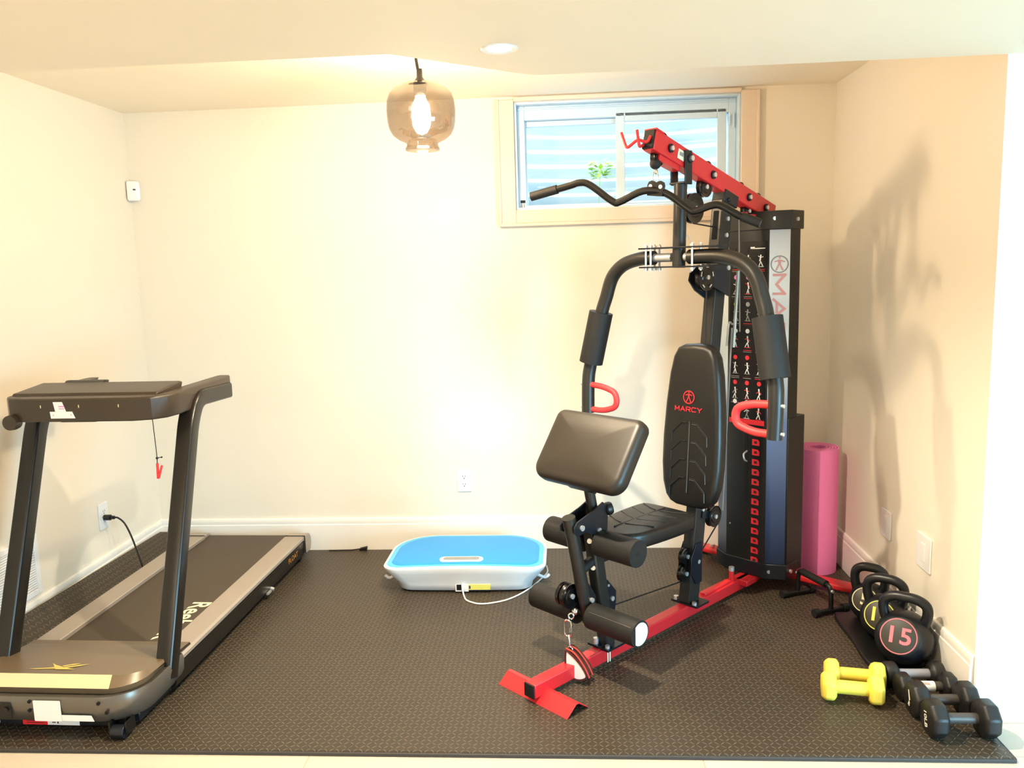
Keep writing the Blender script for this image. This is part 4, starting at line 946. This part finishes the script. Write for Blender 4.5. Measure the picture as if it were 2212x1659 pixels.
    b = MB(); b.tube([g(1.20, 0.045, 1.64), g(1.215, 0.045, 1.18)], 0.0028, 8); b.tube([g(1.16, 0.042, 1.20), g(1.10, 0.042, 0.44)], 0.0035, 8); b.tube([g(1.19, 0.05, 1.43), g(1.16, 0.05, 1.12)], 0.007, 10); b.tube(smooth_path([g(1.15, 0.05, 1.215), g(1.13, 0.05, 1.225), g(1.12, 0.05, 1.20), g(1.11, 0.05, 1.13)], 4), 0.004, 8)
    b.sphere(g(1.2, 0.045, 1.645), 0.008, 10); b.build('guide_cable', 'cable_grey', t)
    # weight tower
    def octo(f, hw, c, cw, rear): return [(f, -hw), (f, hw), (c, cw), (rear, cw), (rear, -cw), (c, -cw)]
    b = MB(); outl = octo(1.352, 0.094, 1.398, 0.168, 1.475)
    b.loft([[g(u, v, z) for u, v in outl] for z in (0.085, 1.60)], True, True); tw = b.build('weight_tower', 'black_plastic', t)
    b = MB(); o2 = octo(1.347, 0.097, 1.395, 0.176, 1.49)
    b.loft([[g(u, v, z) for u, v in o2] for z in (1.595, 1.672)], True, True); b.build('top_cap', 'steel_dark', tw, bevel=0.003)
    b = MB(); b.loft([[g(u, v, z) for u, v in o2] for z in (0.082, 0.150)], True, True); b.build('bottom_cap', 'steel_navy', tw, bevel=0.003)
    b = MB(); o3 = [(1.40, -0.172), (1.40, 0.172), (1.54, 0.172), (1.54, -0.172)]
    b.loft([[g(u, v, z) for u, v in o3] for z in (0.10, 0.80)], True, True); b.build('rear_shroud', 'black_plastic', tw, bevel=0.004)
    b = MB()
    for (u_, v_, z_) in ((1.36, 0.112, 1.64), (1.36, 0.112, 0.115), (1.43, 0.178, 1.635), (1.43, 0.178, 0.115)):
        n_ = V(-0.6, -0.8, 0) if u_ < 1.4 else V(0, -1, 0); p = g(u_, v_, z_); b.cyl(p - n_ * 0.003, p + n_ * 0.005, 0.008, 12)
    b.build('bolt', 'zinc', tw)
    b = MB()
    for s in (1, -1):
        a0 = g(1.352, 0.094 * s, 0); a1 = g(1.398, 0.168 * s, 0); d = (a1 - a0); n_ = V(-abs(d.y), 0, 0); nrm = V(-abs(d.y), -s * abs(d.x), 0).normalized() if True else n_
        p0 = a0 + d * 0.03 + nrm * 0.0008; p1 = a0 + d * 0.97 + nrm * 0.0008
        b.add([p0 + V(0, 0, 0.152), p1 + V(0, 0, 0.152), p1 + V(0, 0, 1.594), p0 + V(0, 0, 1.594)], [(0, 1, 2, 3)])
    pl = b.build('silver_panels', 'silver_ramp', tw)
    a0 = g(1.352, 0.094, 0); a1 = g(1.398, 0.168, 0); ex = (a1 - a0).normalized(); nrm = ex.cross(V(0, 0, 1)); mid = (a0 + a1) / 2 + nrm * 0.0016
    b = MB(); figure_emblem(b, mid + V(0, 0, 1.452), ex, (0, 0, 1), 0.036, 0.0045, 0.0006, 0, 1); stroke_text(b, 'MARCY', mid + V(0, 0, 1.165), (0, 0, -1), ex, 0.044, 0.078, 0.024, 0.0105, 0.0006, 2)
    b.build('lettering', ['grey_print', 'rose_print', 'rose_print'], tw)
    # front chart and number labels
    fu = 1.3514
    b = MB(); b.box(g(fu, 0, 0.60), (0.001, 0.012, 0.36), m=0); b.box(g(fu - 0.0002, 0.0, 1.16), (0.001, 0.176, 0.78), m=1)
    ch = b.build('exercise_chart', ['dark_hole', 'black_gloss'], tw)
    b = MB(); rnd = random.Random(3)
    Q = lambda v, z: g(fu - 0.0012, v, z)
    def strip(v0, z0, v1, z1, w, m): b.bar(Q(v0, z0), Q(v1, z1), w, 0.0004, (1, 0, 0), m=m)
    b.box(Q(0.048, 1.520), (0.0006, 0.06, 0.004), m=0); b.box(Q(0.02, 1.523), (0.0006, 0.02, 0.008), m=0)
    def fig(cv, cz, s, m1, m2):
        b.box(Q(cv, cz + 0.020 * s), (0.0004, 0.006 * s, 0.007 * s), m=m1)
        strip(cv, cz + 0.016 * s, cv + 0.004 * rnd.choice((-1, 1)) * s, cz - 0.004 * s, 0.006 * s, m1)
        for k in (-1, 1):
            strip(cv, cz + 0.012 * s, cv + k * 0.012 * s, cz + rnd.uniform(-0.004, 0.022) * s, 0.003 * s, m2)
            strip(cv, cz - 0.004 * s, cv + k * rnd.uniform(0.004, 0.012) * s, cz - 0.024 * s, 0.0035 * s, m1)
        strip(cv - 0.014 * s, cz - 0.026 * s, cv + 0.014 * s, cz - 0.026 * s, 0.002 * s, m2)
    cols = (-0.058, 0.0, 0.058)
    rows = [1.47, 1.355, 1.24, 1.125, 1.01, 0.90, 0.815]
    for ri, z in enumerate(rows):
        for ci, v in enumerate(cols):
            hd = [0, 2, 3, 0, 1, 1, 0][ri]
            if ri == 2 and ci == 1: hd = 4
            if ri > 0: b.lathe([(0.0, 0.0003), (0.010, 0.0003), (0.010, -0.0003), (0.0, -0.0003)], Q(v, z + 0.045), (1, 0, 0), 10, m=hd)
            strip(v, z + 0.030, v, z + 0.056, 0.002, 5)
            fig(v, z, 1.0, rnd.choice((0, 0, 4)), rnd.choice((0, 1, 4)))
            for k in range(2): strip(v - 0.020, z - 0.038 - 0.007 * k, v + 0.020, z - 0.038 - 0.007 * k, 0.002, rnd.choice((1, 4, 6)))
    b.box(Q(0.0, 0.775), (0.0006, 0.17, 0.022), m=1)
    b.build('chart_print', ['white_print', 'red_print', 'pink_print', 'green_print', 'grey_print', 'dark_hole', 'cloth_brown'], ch)
    for k in range(14):
        z = 0.732 - k * (0.732 - 0.155) / 13
        b = MB(); b.prism([(-0.017, 0.0135), (0.010, 0.0135), (0.018, 0.006), (0.018, -0.0135), (-0.017, -0.0135)], g(fu - 0.0002, 0.046, z), (0, -1, 0), (0, 0, 1), (-1, 0, 0), 0.0008); b.cur = 1
        b.prism(rrect(0.014, 0.012, 0.003, 3), g(fu - 0.0011, 0.046, z), (0, -1, 0), (0, 0, 1), (-1, 0, 0), 0.0004); b.build('weight_label', ['red_print', 'cloth_brown'], tw)
    b = MB(); b.tube(smooth_path([g(fu - 0.004, 0.006, 0.645), g(fu - 0.03, 0.006, 0.635), g(fu - 0.03, 0.010, 0.612), g(fu - 0.008, 0.008, 0.600)], 4), 0.004, 8); b.build('selector_pin', 'zinc', tw)
    b = MB(); b.sphere(g(fu - 0.004, -0.075, 0.30), 0.004, 8); b.bar(g(fu + 0.001, -0.06, 0.16), g(fu + 0.001, -0.06, 0.75), 0.002, 0.002); b.build('shroud_seam', 'grey_print', tw)
    return t

def gw(u, v, z):
    a = Matrix.Rotation(GA, 3, 'Z'); return a @ g(u, v, z) + Vector(GO)

def gym_accessories():
    # lat pulldown bar hanging from the boom
    t = thing('pulldown_bar', 'bent black pulldown bar hanging from the red boom by a carabiner', 'exercise bar', GO, GA)
    k = 0.763
    L = [(-0.585, 1.742), (-0.405, 1.772), (-0.350, 1.782), (-0.300, 1.772), (-0.195, 1.706), (-0.160, 1.703), (-0.055, 1.737), (0.045, 1.724), (0.145, 1.662), (0.175, 1.655), (0.245, 1.672), (0.285, 1.667), (0.36, 1.630), (0.445, 1.600)]
    pts = [g(0.706 + 0.45 * v * k, v * k, z) for v, z in L]
    b = MB(); b.tube(smooth_path(pts, 5), 0.0135, 14); bar = b.build('bar', 'black_gloss', t, angle=60)
    b = MB(); b.rcyl(pts[0], pts[0] + (pts[1] - pts[0]) * 0.72, 0.0175, 0.006, 18); b.build('grip', 'foam', bar)
    b = MB(); b.rcyl(pts[-1], pts[-1] + (pts[-2] - pts[-1]) * 0.9, 0.0165, 0.006, 18); b.build('grip', 'foam', bar)
    b = MB(); c = g(0.706, 0, 1.728); tl = R(-7); ex = V(0.12, -math.cos(tl), math.sin(tl)).normalized(); ey = V(0, -math.sin(-tl) * -1, math.cos(tl)).normalized(); ez = ex.cross(ey).normalized(); ey = ez.cross(ex).normalized()
    outl = [(-0.032, -0.012), (0.032, -0.012), (0.034, 0.02)] + [(0.018 + 0.017 * math.cos(a), 0.026 + 0.017 * math.sin(a)) for a in [R(0), R(45), R(90), R(120)]] + [(0.0, 0.036)] + [(-0.018 + 0.017 * math.cos(a), 0.026 + 0.017 * math.sin(a)) for a in [R(60), R(90), R(135), R(180)]] + [(-0.034, 0.02)]
    b.prism(outl, c - ez * 0.006, ex, ey, ez, 0.012); b.build('bracket_plate', 'black_gloss', bar, bevel=0.001)
    b = MB()
    for s in (-1, 1): b.lathe([(0.0, 0.0005), (0.0075, 0.0005), (0.0075, -0.0005), (0.0, -0.0005)], c + ex * 0.021 * s + ey * 0.022 - ez * 0.0066, ez, 16); b.lathe([(0.0, 0.0005), (0.0075, 0.0005), (0.0075, -0.0005), (0.0, -0.0005)], c + ex * 0.021 * s + ey * 0.022 + ez * 0.0066, ez, 16)
    b.build('bracket_holes', 'white_print', bar)
    b = MB()
    b.tube([g(0.706, 0.0, 1.812), g(0.706, 0.006, 1.80)], 0.003, 8)
    b.tube(fillet([g(0.706, -0.012, 1.765), g(0.706, -0.012, 1.800), g(0.706, 0.0, 1.812), g(0.706, 0.012, 1.79), g(0.706, 0.010, 1.752), g(0.706, 0.0, 1.745), g(0.706, -0.010, 1.752), g(0.706, -0.012, 1.765)], 0.006, 4), 0.0026, 8)
    b.tube(arc(g(0.706, 0.002, 1.805), 0.009, 0, 2 * PI, 14, (1, 0, 0), (0, 0, 1))[:-1], 0.0022, 8, closed=True)
    b.build('carabiner', 'chrome', t)
    # ankle strap on a carabiner at the foot of the leg lever
    s = thing('ankle_strap', 'white and red ankle strap hanging from a silver carabiner over the red beam', 'strap', GO, GA)
    U0 = 0.205
    b = MB(); b.sphere(g(0.235, -0.004, 0.260), 0.013, 14); b.tube(arc(g(0.216, -0.006, 0.248), 0.010, 0, 2 * PI, 14, (0.5, -0.8, 0), (0, 0, 1))[:-1], 0.003, 8, closed=True); b.build('eye_bolt', 'chrome', s)
    b = MB(); ex = V(0.3, -0.95, 0).normalized(); cc = g(0.205, -0.012, 0.205); o = [cc + ex * x + V(0, 0, 1) * y for x, y in rrect(0.026, 0.060, 0.012, 5)]
    b.tube(o, 0.0036, 8, closed=True); b.cyl(cc + ex * 0.013 + V(0, 0, -0.012), cc + ex * 0.013 + V(0, 0, 0.008), 0.006, 10); b.build('carabiner', 'chrome', s)
    b = MB(); b.tube(smooth_path([g(0.205, -0.010, 0.180), g(0.204, -0.006, 0.160), g(0.205, -0.004, 0.135)], 4), 0.003, 8); b.tube(arc(g(0.205, -0.004, 0.128), 0.009, 0, 2 * PI, 14, (0.4, -0.9, 0), (0, 0, 1))[:-1], 0.0028, 8, closed=True); b.build('link', 'chrome', s)
    # cuff: teardrop loop of webbing seen from its end
    ex = V(0.28, -0.96, 0).normalized(); dep = V(0.96, 0.28, 0).normalized(); c0 = g(0.195, 0.022, 0.075)
    loop = [(-0.028, 0.052), (-0.030, 0.02), (-0.027, -0.014), (-0.012, -0.036), (0.010, -0.044), (0.034, -0.038), (0.046, -0.024), (0.030, 0.004), (0.004, 0.030), (-0.018, 0.045)]
    lp = [(p.x, p.y) for p in smooth_path([(x, y, 0) for x, y in loop + loop[:1]], 4)[:-1]]
    b = MB(); b.prism(lp, c0, ex, (0, 0, 1), dep, 0.045); b.build('padding', 'cloth_white', s, bevel=0.003)
    out = inset(lp, -0.006); outer = [c0 + ex * x + V(0, 0, 1) * y for x, y in out]; inner = [c0 + ex * x + V(0, 0, 1) * y for x, y in inset(lp, -0.001)]
    b = MB(); n = len(lp); vs = [p - dep * 0.002 for p in outer] + [p + dep * 0.050 for p in outer] + [p - dep * 0.002 for p in inner] + [p + dep * 0.050 for p in inner]; fs = []
    for i in range(n):
        j = (i + 1) % n; fs += [(i, j, n + j, n + i), (2 * n + j, 2 * n + i, 3 * n + i, 3 * n + j), (j, i, 2 * n + i, 2 * n + j), (n + i, n + j, 3 * n + j, 3 * n + i)]
    b.add(vs, fs); b.build('cuff', 'cloth_brown', s)
    for off, w in ((0.004, 0.0035), (0.030, 0.0035)):
        b = MB(); b.tube(smooth_path([c0 + ex * x + V(0, 0, 1) * y + dep * off for x, y in ((-0.032, 0.060), (-0.004, 0.052), (0.022, 0.028), (0.044, -0.002), (0.058, -0.030))], 4), w, 8); b.build('edge_binding', 'cloth_red', s)

# ------------------------------------------------------------------ small gear
def vibration_plate():
    t = thing('vibration_platform', 'blue topped white vibration platform on the mat by the back wall', 'vibration platform', (1.533, -0.40, MT))
    def outline(w, d, rf, rb, bow=0.0, n=8):
        o = rrect(w, d, (rf, rb, rb, rf), n)
        return [(x, y + (bow * (1 - (2 * x / w) ** 2) if y < 0 else 0)) for x, y in _dense(o)]
    def _dense(o):
        out = []
        for i in range(len(o)):
            a = o[i]; c = o[(i + 1) % len(o)]; d = math.hypot(c[0] - a[0], c[1] - a[1]); k = max(1, int(d / 0.05))
            for j in range(k): out.append((a[0] + (c[0] - a[0]) * j / k, a[1] + (c[1] - a[1]) * j / k))
        return out
    base = outline(0.745, 0.47, 0.075, 0.20)
    n = len(base)
    def ring(f, g_, z, dy=0.0, bow=0.0): return [V(x * f, y * g_ + dy + (bow * (1 - (x * f / 0.37) ** 2) if y < -0.05 else 0), z) for x, y in base]
    zb = lambda x: 0.010 * (1 - (x / 0.37) ** 2)
    def lift(r): return [V(p.x, p.y, p.z + (zb(p.x) if p.y < -0.1 else 0)) for p in r]
    b = MB(); b.loft([ring(0.80, 0.72, 0.006, -0.006, -0.012), ring(0.82, 0.76, 0.012, -0.006, -0.012), ring(0.84, 0.80, 0.040, -0.006, -0.010), ring(0.90, 0.88, 0.065, -0.004), ring(0.97, 0.96, 0.098, -0.001), lift(ring(1.0, 1.0, 0.116)), lift(ring(1.0, 1.0, 0.122)), lift(ring(0.985, 0.975, 0.127)), lift(ring(0.965, 0.95, 0.126))], True, True)
    b.build('shell', 'white_plastic', t, angle=50)
    b = MB(); b.loft([lift(ring(0.968, 0.955, 0.1255)), lift(ring(0.955, 0.935, 0.1285)), lift(ring(0.90, 0.86, 0.1270))], False, True); b.build('rim_mat', 'cyan_rim', t, angle=50)
    b = MB(); b.loft([lift(ring(0.91, 0.875, 0.1270)), lift(ring(0.895, 0.855, 0.1300)), lift(ring(0.85, 0.80, 0.1310))], False, True); b.build('top_mat', 'blue_top', t, angle=50)
    b = MB(); b.prism(rrect(0.20, 0.060, 0.026, 6), (-0.015, -0.150, 0.1365), (1, 0, 0), (0, 1, 0), (0, 0, 1), 0.007); dp = b.build('display_frame', 'white_plastic', t, bevel=0.002)
    b = MB(); b.prism(rrect(0.165, 0.034, 0.012, 6), (-0.015, -0.148, 0.1437), (1, 0, 0), (0, 1, 0), (0, 0, 1), 0.001); b.build('screen', 'display', dp)
    yf = -0.2045
    b = MB(); b.box((-0.010, yf + 0.004, 0.026), (0.062, 0.010, 0.040)); so = b.build('socket_block', 'white_plastic', t, bevel=0.003)
    b = MB(); b.box((-0.018, yf - 0.0014, 0.028), (0.032, 0.001, 0.026)); b.build('socket', 'display' if False else 'dark_hole', so)
    b = MB(); b.box((0.070, yf - 0.0003, 0.029), (0.100, 0.004, 0.024), m=0); b.box((0.026, yf - 0.0026, 0.029), (0.008, 0.001, 0.014), m=1); b.build('rating_label', ['yellow_label', 'slot'], t)
    for s in (-1, 1):
        b = MB(); b.tube(fillet([V(0.30 * s, -0.10, 0.062), V(0.345 * s, -0.10, 0.040), V(0.368 * s, -0.098, 0.030), V(0.385 * s, -0.096, 0.046)], 0.012, 4), 0.007, 8); b.build('band_hook', 'white_plastic', t)
    for sx in (-1, 1):
        for sy in (-1, 1):
            b = MB(); b.cyl((0.24 * sx, 0.11 * sy - 0.01, 0.0005), (0.24 * sx, 0.11 * sy - 0.01, 0.012), 0.025, 16); b.build('suction_foot', 'black_plastic', t)
    c = thing('white_cable', 'thin white power cable looping on the mat before the blue platform', 'cable', (0, 0, 0))
    b = MB(); b.tube(smooth_path([(1.529, -0.614, 0.040), (1.530, -0.624, 0.030), (1.537, -0.645, 0.0185), (1.553, -0.690, 0.0178), (1.590, -0.722, 0.0178), (1.628, -0.732, 0.0178), (1.675, -0.720, 0.0178), (1.730, -0.690, 0.0178), (1.785, -0.630, 0.0178), (1.835, -0.545, 0.0178), (1.880, -0.44, 0.0178), (1.905, -0.36, 0.0178), (1.90, -0.28, 0.0178)], 6), 0.0035, 8); b.build('cable', 'cord_white', c)
    b = MB(); b.box((1.529, -0.6125, 0.046), (0.013, 0.011, 0.030)); b.build('plug', 'white_plastic', c, bevel=0.002)

def yoga_mat():
    t = thing('yoga_mat', 'bright pink rolled exercise mat standing upright behind the weight tower', 'mat', (3.172, -0.315, MT))
    pts = []; N = 150; turns = 5.2
    for i in range(N + 1):
        a = 2 * PI * turns * i / N; r = 0.030 + (0.094 - 0.030) * i / N; pts.append((r, a + 1.2))
    h = 0.590; th = 0.0085; vs = []; fs = []
    for (r, a) in pts:
        for rr in (r, r + th):
            for z in (0.0005, h): vs.append((math.cos(a) * rr, math.sin(a) * rr, z))
    for i in range(N):
        k = 4 * i; q = k + 4; fs += [(k, k + 1, q + 1, q), (k + 3, k + 2, q + 2, q + 3), (k + 1, k + 3, q + 3, q + 1), (k + 2, k, q, q + 2)]
    fs += [(0, 2, 3, 1), (4 * N, 4 * N + 1, 4 * N + 3, 4 * N + 2)]
    b = MB(); b.add(vs, fs); b.build('rolled_sheet', 'pink', t, angle=45)

def push_up_stand():
    t = thing('push_up_stand', 'black push-up stand with padded grip beside the red rear foot', 'push-up stand', (3.046, -0.735, MT), R(-68))
    b = MB(); b.rcyl((-0.075, 0.0, 0.118), (0.075, 0.0, 0.118), 0.0155, 0.005, 18); b.build('grip', 'foam', t)
    for s in (-1, 1):
        b = MB(); b.tube(fillet([V(0.07 * s, 0, 0.118), V(0.098 * s, 0.0, 0.116), V(0.106 * s, 0.0, 0.08), V(0.106 * s, 0.0, 0.020)], 0.02, 5), 0.0095, 12)
        lg = b.build('leg', 'black_plastic', t)
        b = MB(); b.rcyl((0.106 * s, -0.072, 0.015), (0.106 * s, 0.072, 0.015), 0.0125, 0.004, 14); b.build('foot_bar', 'black_plastic', lg)
        for k in (-1, 1):
            b = MB(); b.rcyl((0.106 * s, 0.072 * k - 0.012 * k, 0.0175), (0.106 * s, 0.072 * k + 0.012 * k, 0.0175), 0.017, 0.005, 14); b.build('rubber_end', 'black_matt', lg)
        b = MB(); b.cyl((0.118 * s, 0, 0.100), (0.094 * s, 0, 0.100), 0.006, 10); b.build('bolt', 'zinc', lg)

def kettlebells():
    t = thing('kettlebell_tray', 'long black plastic tray holding the three kettlebells along the right wall', 'tray', (3.195, -1.085, MT))
    out = [(-0.100, 0.230), (-0.114, 0.17), (-0.112, 0.0), (-0.120, -0.12), (-0.118, -0.205), (-0.100, -0.236), (0.0, -0.244), (0.092, -0.236), (0.098, -0.19), (0.098, 0.17), (0.085, 0.230)]
    q = [(p.x, p.y) for p in smooth_path([(x, y, 0) for x, y in out + out[:1]], 4)[:-1]]
    if sum(q[i][0] * q[(i + 1) % len(q)][1] - q[(i + 1) % len(q)][0] * q[i][1] for i in range(len(q))) < 0: q.reverse()
    b = MB(); pad(b, q, (0, 0, 0.0005), (1, 0, 0), (0, 1, 0), (0, 0, 1), 0.020, 0.006, 0.0); b.build('tray_base', 'black_plastic', t, angle=60)
    def kb(x, y, r, num, colr, label, rz, hs, el=24):
        t = thing('kettlebell', label, 'kettlebell', (x, y, MT + 0.0205), rz, 'kettlebells along the right wall')
        b = MB(); pr = [(0.0, 0.0), (r * 0.62, 0.0), (r * 0.70, 0.004)]
        for i in range(15):
            a = -PI / 2 * 0.72 + (PI * 0.72 / 2 + PI / 2 * 0.93) * i / 14; pr.append((r * math.cos(a), r * 0.93 + r * math.sin(a)))
        pr.append((0.0, r * 1.93)); b.lathe(pr, n=40); b.build('bell', 'kb', t, angle=60)
        zt = r * 0.93 + r * 0.62; hw = r * 0.80; hh = hs
        pts = [V(-hw * 0.72, 0, zt - 0.02), V(-hw * 0.92, 0, zt + hh * 0.40), V(-hw * 0.86, 0, zt + hh * 0.80), V(-hw * 0.48, 0, zt + hh * 1.0), V(0, 0, zt + hh * 1.03), V(hw * 0.48, 0, zt + hh * 1.0), V(hw * 0.86, 0, zt + hh * 0.80), V(hw * 0.92, 0, zt + hh * 0.40), V(hw * 0.72, 0, zt - 0.02)]
        b = MB(); b.tube(smooth_path(pts, 5), 0.0178, 14); b.build('handle', 'kb', t, angle=60)
        e = R(el); nn = V(0, -math.cos(e), math.sin(e)); c = V(0, 0, r * 0.93) + nn * (r * 1.004); ey = V(0, math.sin(e), math.cos(e))
        b = MB(); b.lathe([(0.0, 0.0), (r * 0.60, 0.0), (r * 0.64, -0.002), (r * 0.68, -r * 0.28), (0.0, -r * 0.28)], c, nn, 40); d = b.build('face_disc', 'kb_disc', t)
        b = MB(); b.ring(c + nn * 0.0004, nn, r * 0.615, 0.0032, 0.0006); text_on(b, num, r * 0.80, c + nn * 0.0008, (1, 0, 0), ey, offset=0.0016, sx=1.08, lift=0.0002, space=1.1)
        b.build('number_print', colr, d)
        return t
    kb(3.198, -1.282, 0.098, '15', 'rose15', 'largest black kettlebell with a red 15 in a red ring', R(-34), 0.088)
    kb(3.203, -1.090, 0.088, '10', 'yellow_num', 'middle black kettlebell with a yellow ring behind the red ringed one', R(-34), 0.095)
    kb(3.207, -0.920, 0.077, '5', 'ring5', 'smallest rearmost black kettlebell with a pale thin ring', R(-34), 0.092)
M['rose15'] = mat('coral_print', rgb(240, 104, 108), 0.5, bump=0.02, bscale=300)
M['yellow_num'] = mat('yellow_print', rgb(226, 222, 96), 0.5, bump=0.02, bscale=300)
M['ring5'] = mat('pale_print', rgb(214, 208, 164), 0.5, bump=0.02, bscale=300)

def dumbbells():
    def make(x, y, rz, L, d, mhead, mbar, label, group, hw=0.055, ngon=8, lname=None, bar_r=0.0165, roll=22.5, soft=0.005):
        r = d / 2 / math.cos(PI / ngon) if ngon <= 8 else d / 2
        t = thing('dumbbell', label, 'dumbbell', (x, y, MT), rz, group)
        zc = d / 2 + 0.0005
        b = MB(); b.cyl((-L / 2 + hw - 0.005, 0, zc), (L / 2 - hw + 0.005, 0, zc), bar_r, 20); bar = b.build('bar', mbar, t)
        for s in (-1, 1):
            x0, x1 = s * (L / 2 - hw), s * L / 2; b = MB(); rings = []
            for xx, f in ((x0, 0.70), (x0 + s * hw * 0.16, 0.95), (x0 + s * hw * 0.26, 1.0), (x1 - s * hw * 0.26, 1.0), (x1 - s * hw * 0.10, 0.93), (x1, 0.72)):
                rings.append([V(xx, math.cos(a) * r * f, zc + math.sin(a) * r * f) for a in [2 * PI * (k + 0.5) / ngon for k in range(ngon)]])
            b.loft(rings); b.build('head', mhead, t, bevel=soft if ngon <= 8 else 0, seg=3)
        return t, bar, zc
    G = 'black dumbbells by the right wall'
    t, bar, zc = make(3.196, -1.712, R(0), 0.206, 0.110, 'neo', 'neo_bar', 'frontmost black dumbbell with white 10LB lettering on its end', G)
    b = MB(); text_on(b, '10LB', 0.026, (-0.1038, 0.0, zc), (0, -0.25, -1), (0, -1, 0.25), offset=0.0006); b.build('lettering', 'white_print', t)
    t, bar, zc = make(3.190, -1.600, R(0), 0.204, 0.108, 'neo', 'neo_bar', 'second black dumbbell from the front with a white slanted mark on its end', G)
    b = MB(); o = V(-0.1028, 0.0, zc)
    flat_poly(b, [(-0.006, 0.030), (0.0, 0.034), (0.012, 0.004), (0.004, -0.002)], o, (0, -1, 0), (0, 0, 1)); text_on(b, 'B', 0.022, o + V(0, -0.004, -0.012), (0, -0.9, -0.4), (0, -0.4, 0.9), offset=0.0006); b.build('lettering', 'white_print', t)
    t, bar, zc = make(3.183, -1.500, R(0), 0.190, 0.088, 'neo', 'neo_bar', 'third black dumbbell from the front with a white paper label round its bar', G, hw=0.045)
    b = MB(); b.cyl((-0.048, 0, zc), (0.026, 0, zc), 0.0175, 20); lb = b.build('paper_label', 'paper', bar)
    b = MB()
    for k in range(3): b.box((-0.012 + k * 0.002, -0.0065 - k * 0.003, zc + 0.0166 - k * 0.0012), (0.036, 0.0012, 0.0006), Matrix.Rotation(0.4, 3, 'X'))
    b.build('label_print', 'orange_print', lb)
    t, bar, zc = make(3.178, -1.411, R(0), 0.200, 0.084, 'neo', 'grey_label', 'rearmost black dumbbell with a grey bar below the red ringed kettlebell', G, hw=0.048, ngon=24)
    # two yellow dumbbells side by side
    GY = 'yellow dumbbells on the mat'
    a = R(-11)
    def pos(d): return (2.940 + math.sin(-a) * d, -1.516 + math.cos(a) * d)
    x, y = pos(0.0); make(x, y, a, 0.192, 0.092, 'yellow', 'yellow', 'nearer of the two yellow dumbbells lying side by side on the mat', GY, hw=0.046, ngon=6, bar_r=0.0225, soft=0.014)
    x, y = pos(0.094); x += 0.019; y -= 0.0036; make(x, y, a, 0.192, 0.092, 'yellow', 'yellow', 'farther of the two yellow dumbbells lying side by side on the mat', GY, hw=0.046, ngon=6, bar_r=0.0225, soft=0.014)

# ------------------------------------------------------------------ camera and light
def camera():
    p, yw, r = -0.1440392, -0.0671595, -0.0293889
    f = V(math.sin(yw) * math.cos(p), math.cos(yw) * math.cos(p), math.sin(p)); rt = V(math.cos(yw), -math.sin(yw), 0); up = rt.cross(f)
    c, s = math.cos(r), math.sin(r); rt2 = rt * c + up * s; up2 = up * c - rt * s
    cam = bpy.data.cameras.new('camera'); o = bpy.data.objects.new('camera', cam); COL.objects.link(o)
    m = Matrix((rt2, up2, -f)).transposed().to_4x4(); m.translation = (2.01436, -4.12094, CZ); o.matrix_world = m
    cam.sensor_fit = 'HORIZONTAL'; cam.sensor_width = 36.0; cam.lens = 1767.83 / 2212 * 36.0; cam.clip_start = 0.05; cam.clip_end = 100
    SC.camera = o

def light(kind, name, loc, energy, color, size=0.1, rot=None, target=None, **kw):
    l = bpy.data.lights.new(name, kind); l.energy = energy; l.color = color
    if kind == 'AREA':
        l.size = size
        if 'size_y' in kw: l.shape = 'RECTANGLE'; l.size_y = kw['size_y']
    elif kind in ('POINT', 'SPOT'): l.shadow_soft_size = size
    if kind == 'SPOT': l.spot_size = kw.get('spot', R(110)); l.spot_blend = kw.get('blend', 0.7)
    o = bpy.data.objects.new(name, l); COL.objects.link(o); o.location = loc
    if target is not None: o.rotation_euler = (Vector(target) - Vector(loc)).to_track_quat('-Z', 'Y').to_euler()
    elif rot: o.rotation_euler = rot
    return o

def lights(PX, PY):
    warm = (1.0, 0.87, 0.66)
    light('SPOT', 'pendant_mouth', (PX, PY, 1.935), 14, warm, 0.022, target=(PX, PY, 0), spot=R(150), blend=0.6)
    light('SPOT', 'downlight', (1.855, -1.866, HS - 0.02), 125, warm, 0.025, target=(1.855, -1.80, 0), spot=R(140), blend=0.9)
    for i, (x, y, e) in enumerate(((0.3, -3.3, 13), (1.6, -3.6, 13))):
        light('SPOT', 'downlight', (x, y, HS - 0.02), e, warm, 0.06, target=(x, y, 0), spot=R(125), blend=0.9)
    light('POINT', 'soffit_fill', (-0.05, -4.9, 1.55), 20, warm, 0.15)  # added warm fill behind the camera, lifts the lower ceiling
    # daylight from the windows of the room behind, and sky above the window well
    d = light('AREA', 'room_daylight', (5.0, -4.4, 0.8), 44, (0.34, 0.74, 1.0), 1.6, target=(3.4, -1.4, 0.35), size_y=1.4)
    d.data.spread = R(100)
    light('AREA', 'sky_over_well', (2.33, 0.85, 3.4), 130, (0.80, 0.92, 1.0), 1.6, target=(2.33, 0.45, 1.8))
    w = bpy.data.worlds.new('world'); SC.world = w; w.use_nodes = True
    bg = w.node_tree.nodes['Background']; bg.inputs[0].default_value = (1.0, 0.94, 0.84, 1); bg.inputs[1].default_value = 0.40
    SC.cycles.max_bounces = 8; SC.cycles.caustics_reflective = False; SC.cycles.caustics_refractive = False
    SC.cycles.use_adaptive_sampling = True; SC.cycles.adaptive_threshold = 0.03
    SC.view_settings.view_transform = 'Standard'; SC.view_settings.look = 'None'
    SC.view_settings.exposure = 0.95

setting()
PX, PY = wall_fittings()
mats()
treadmill()
home_gym()
gym_accessories()
vibration_plate()
yoga_mat()
push_up_stand()
kettlebells()
dumbbells()
camera()
lights(PX, PY)
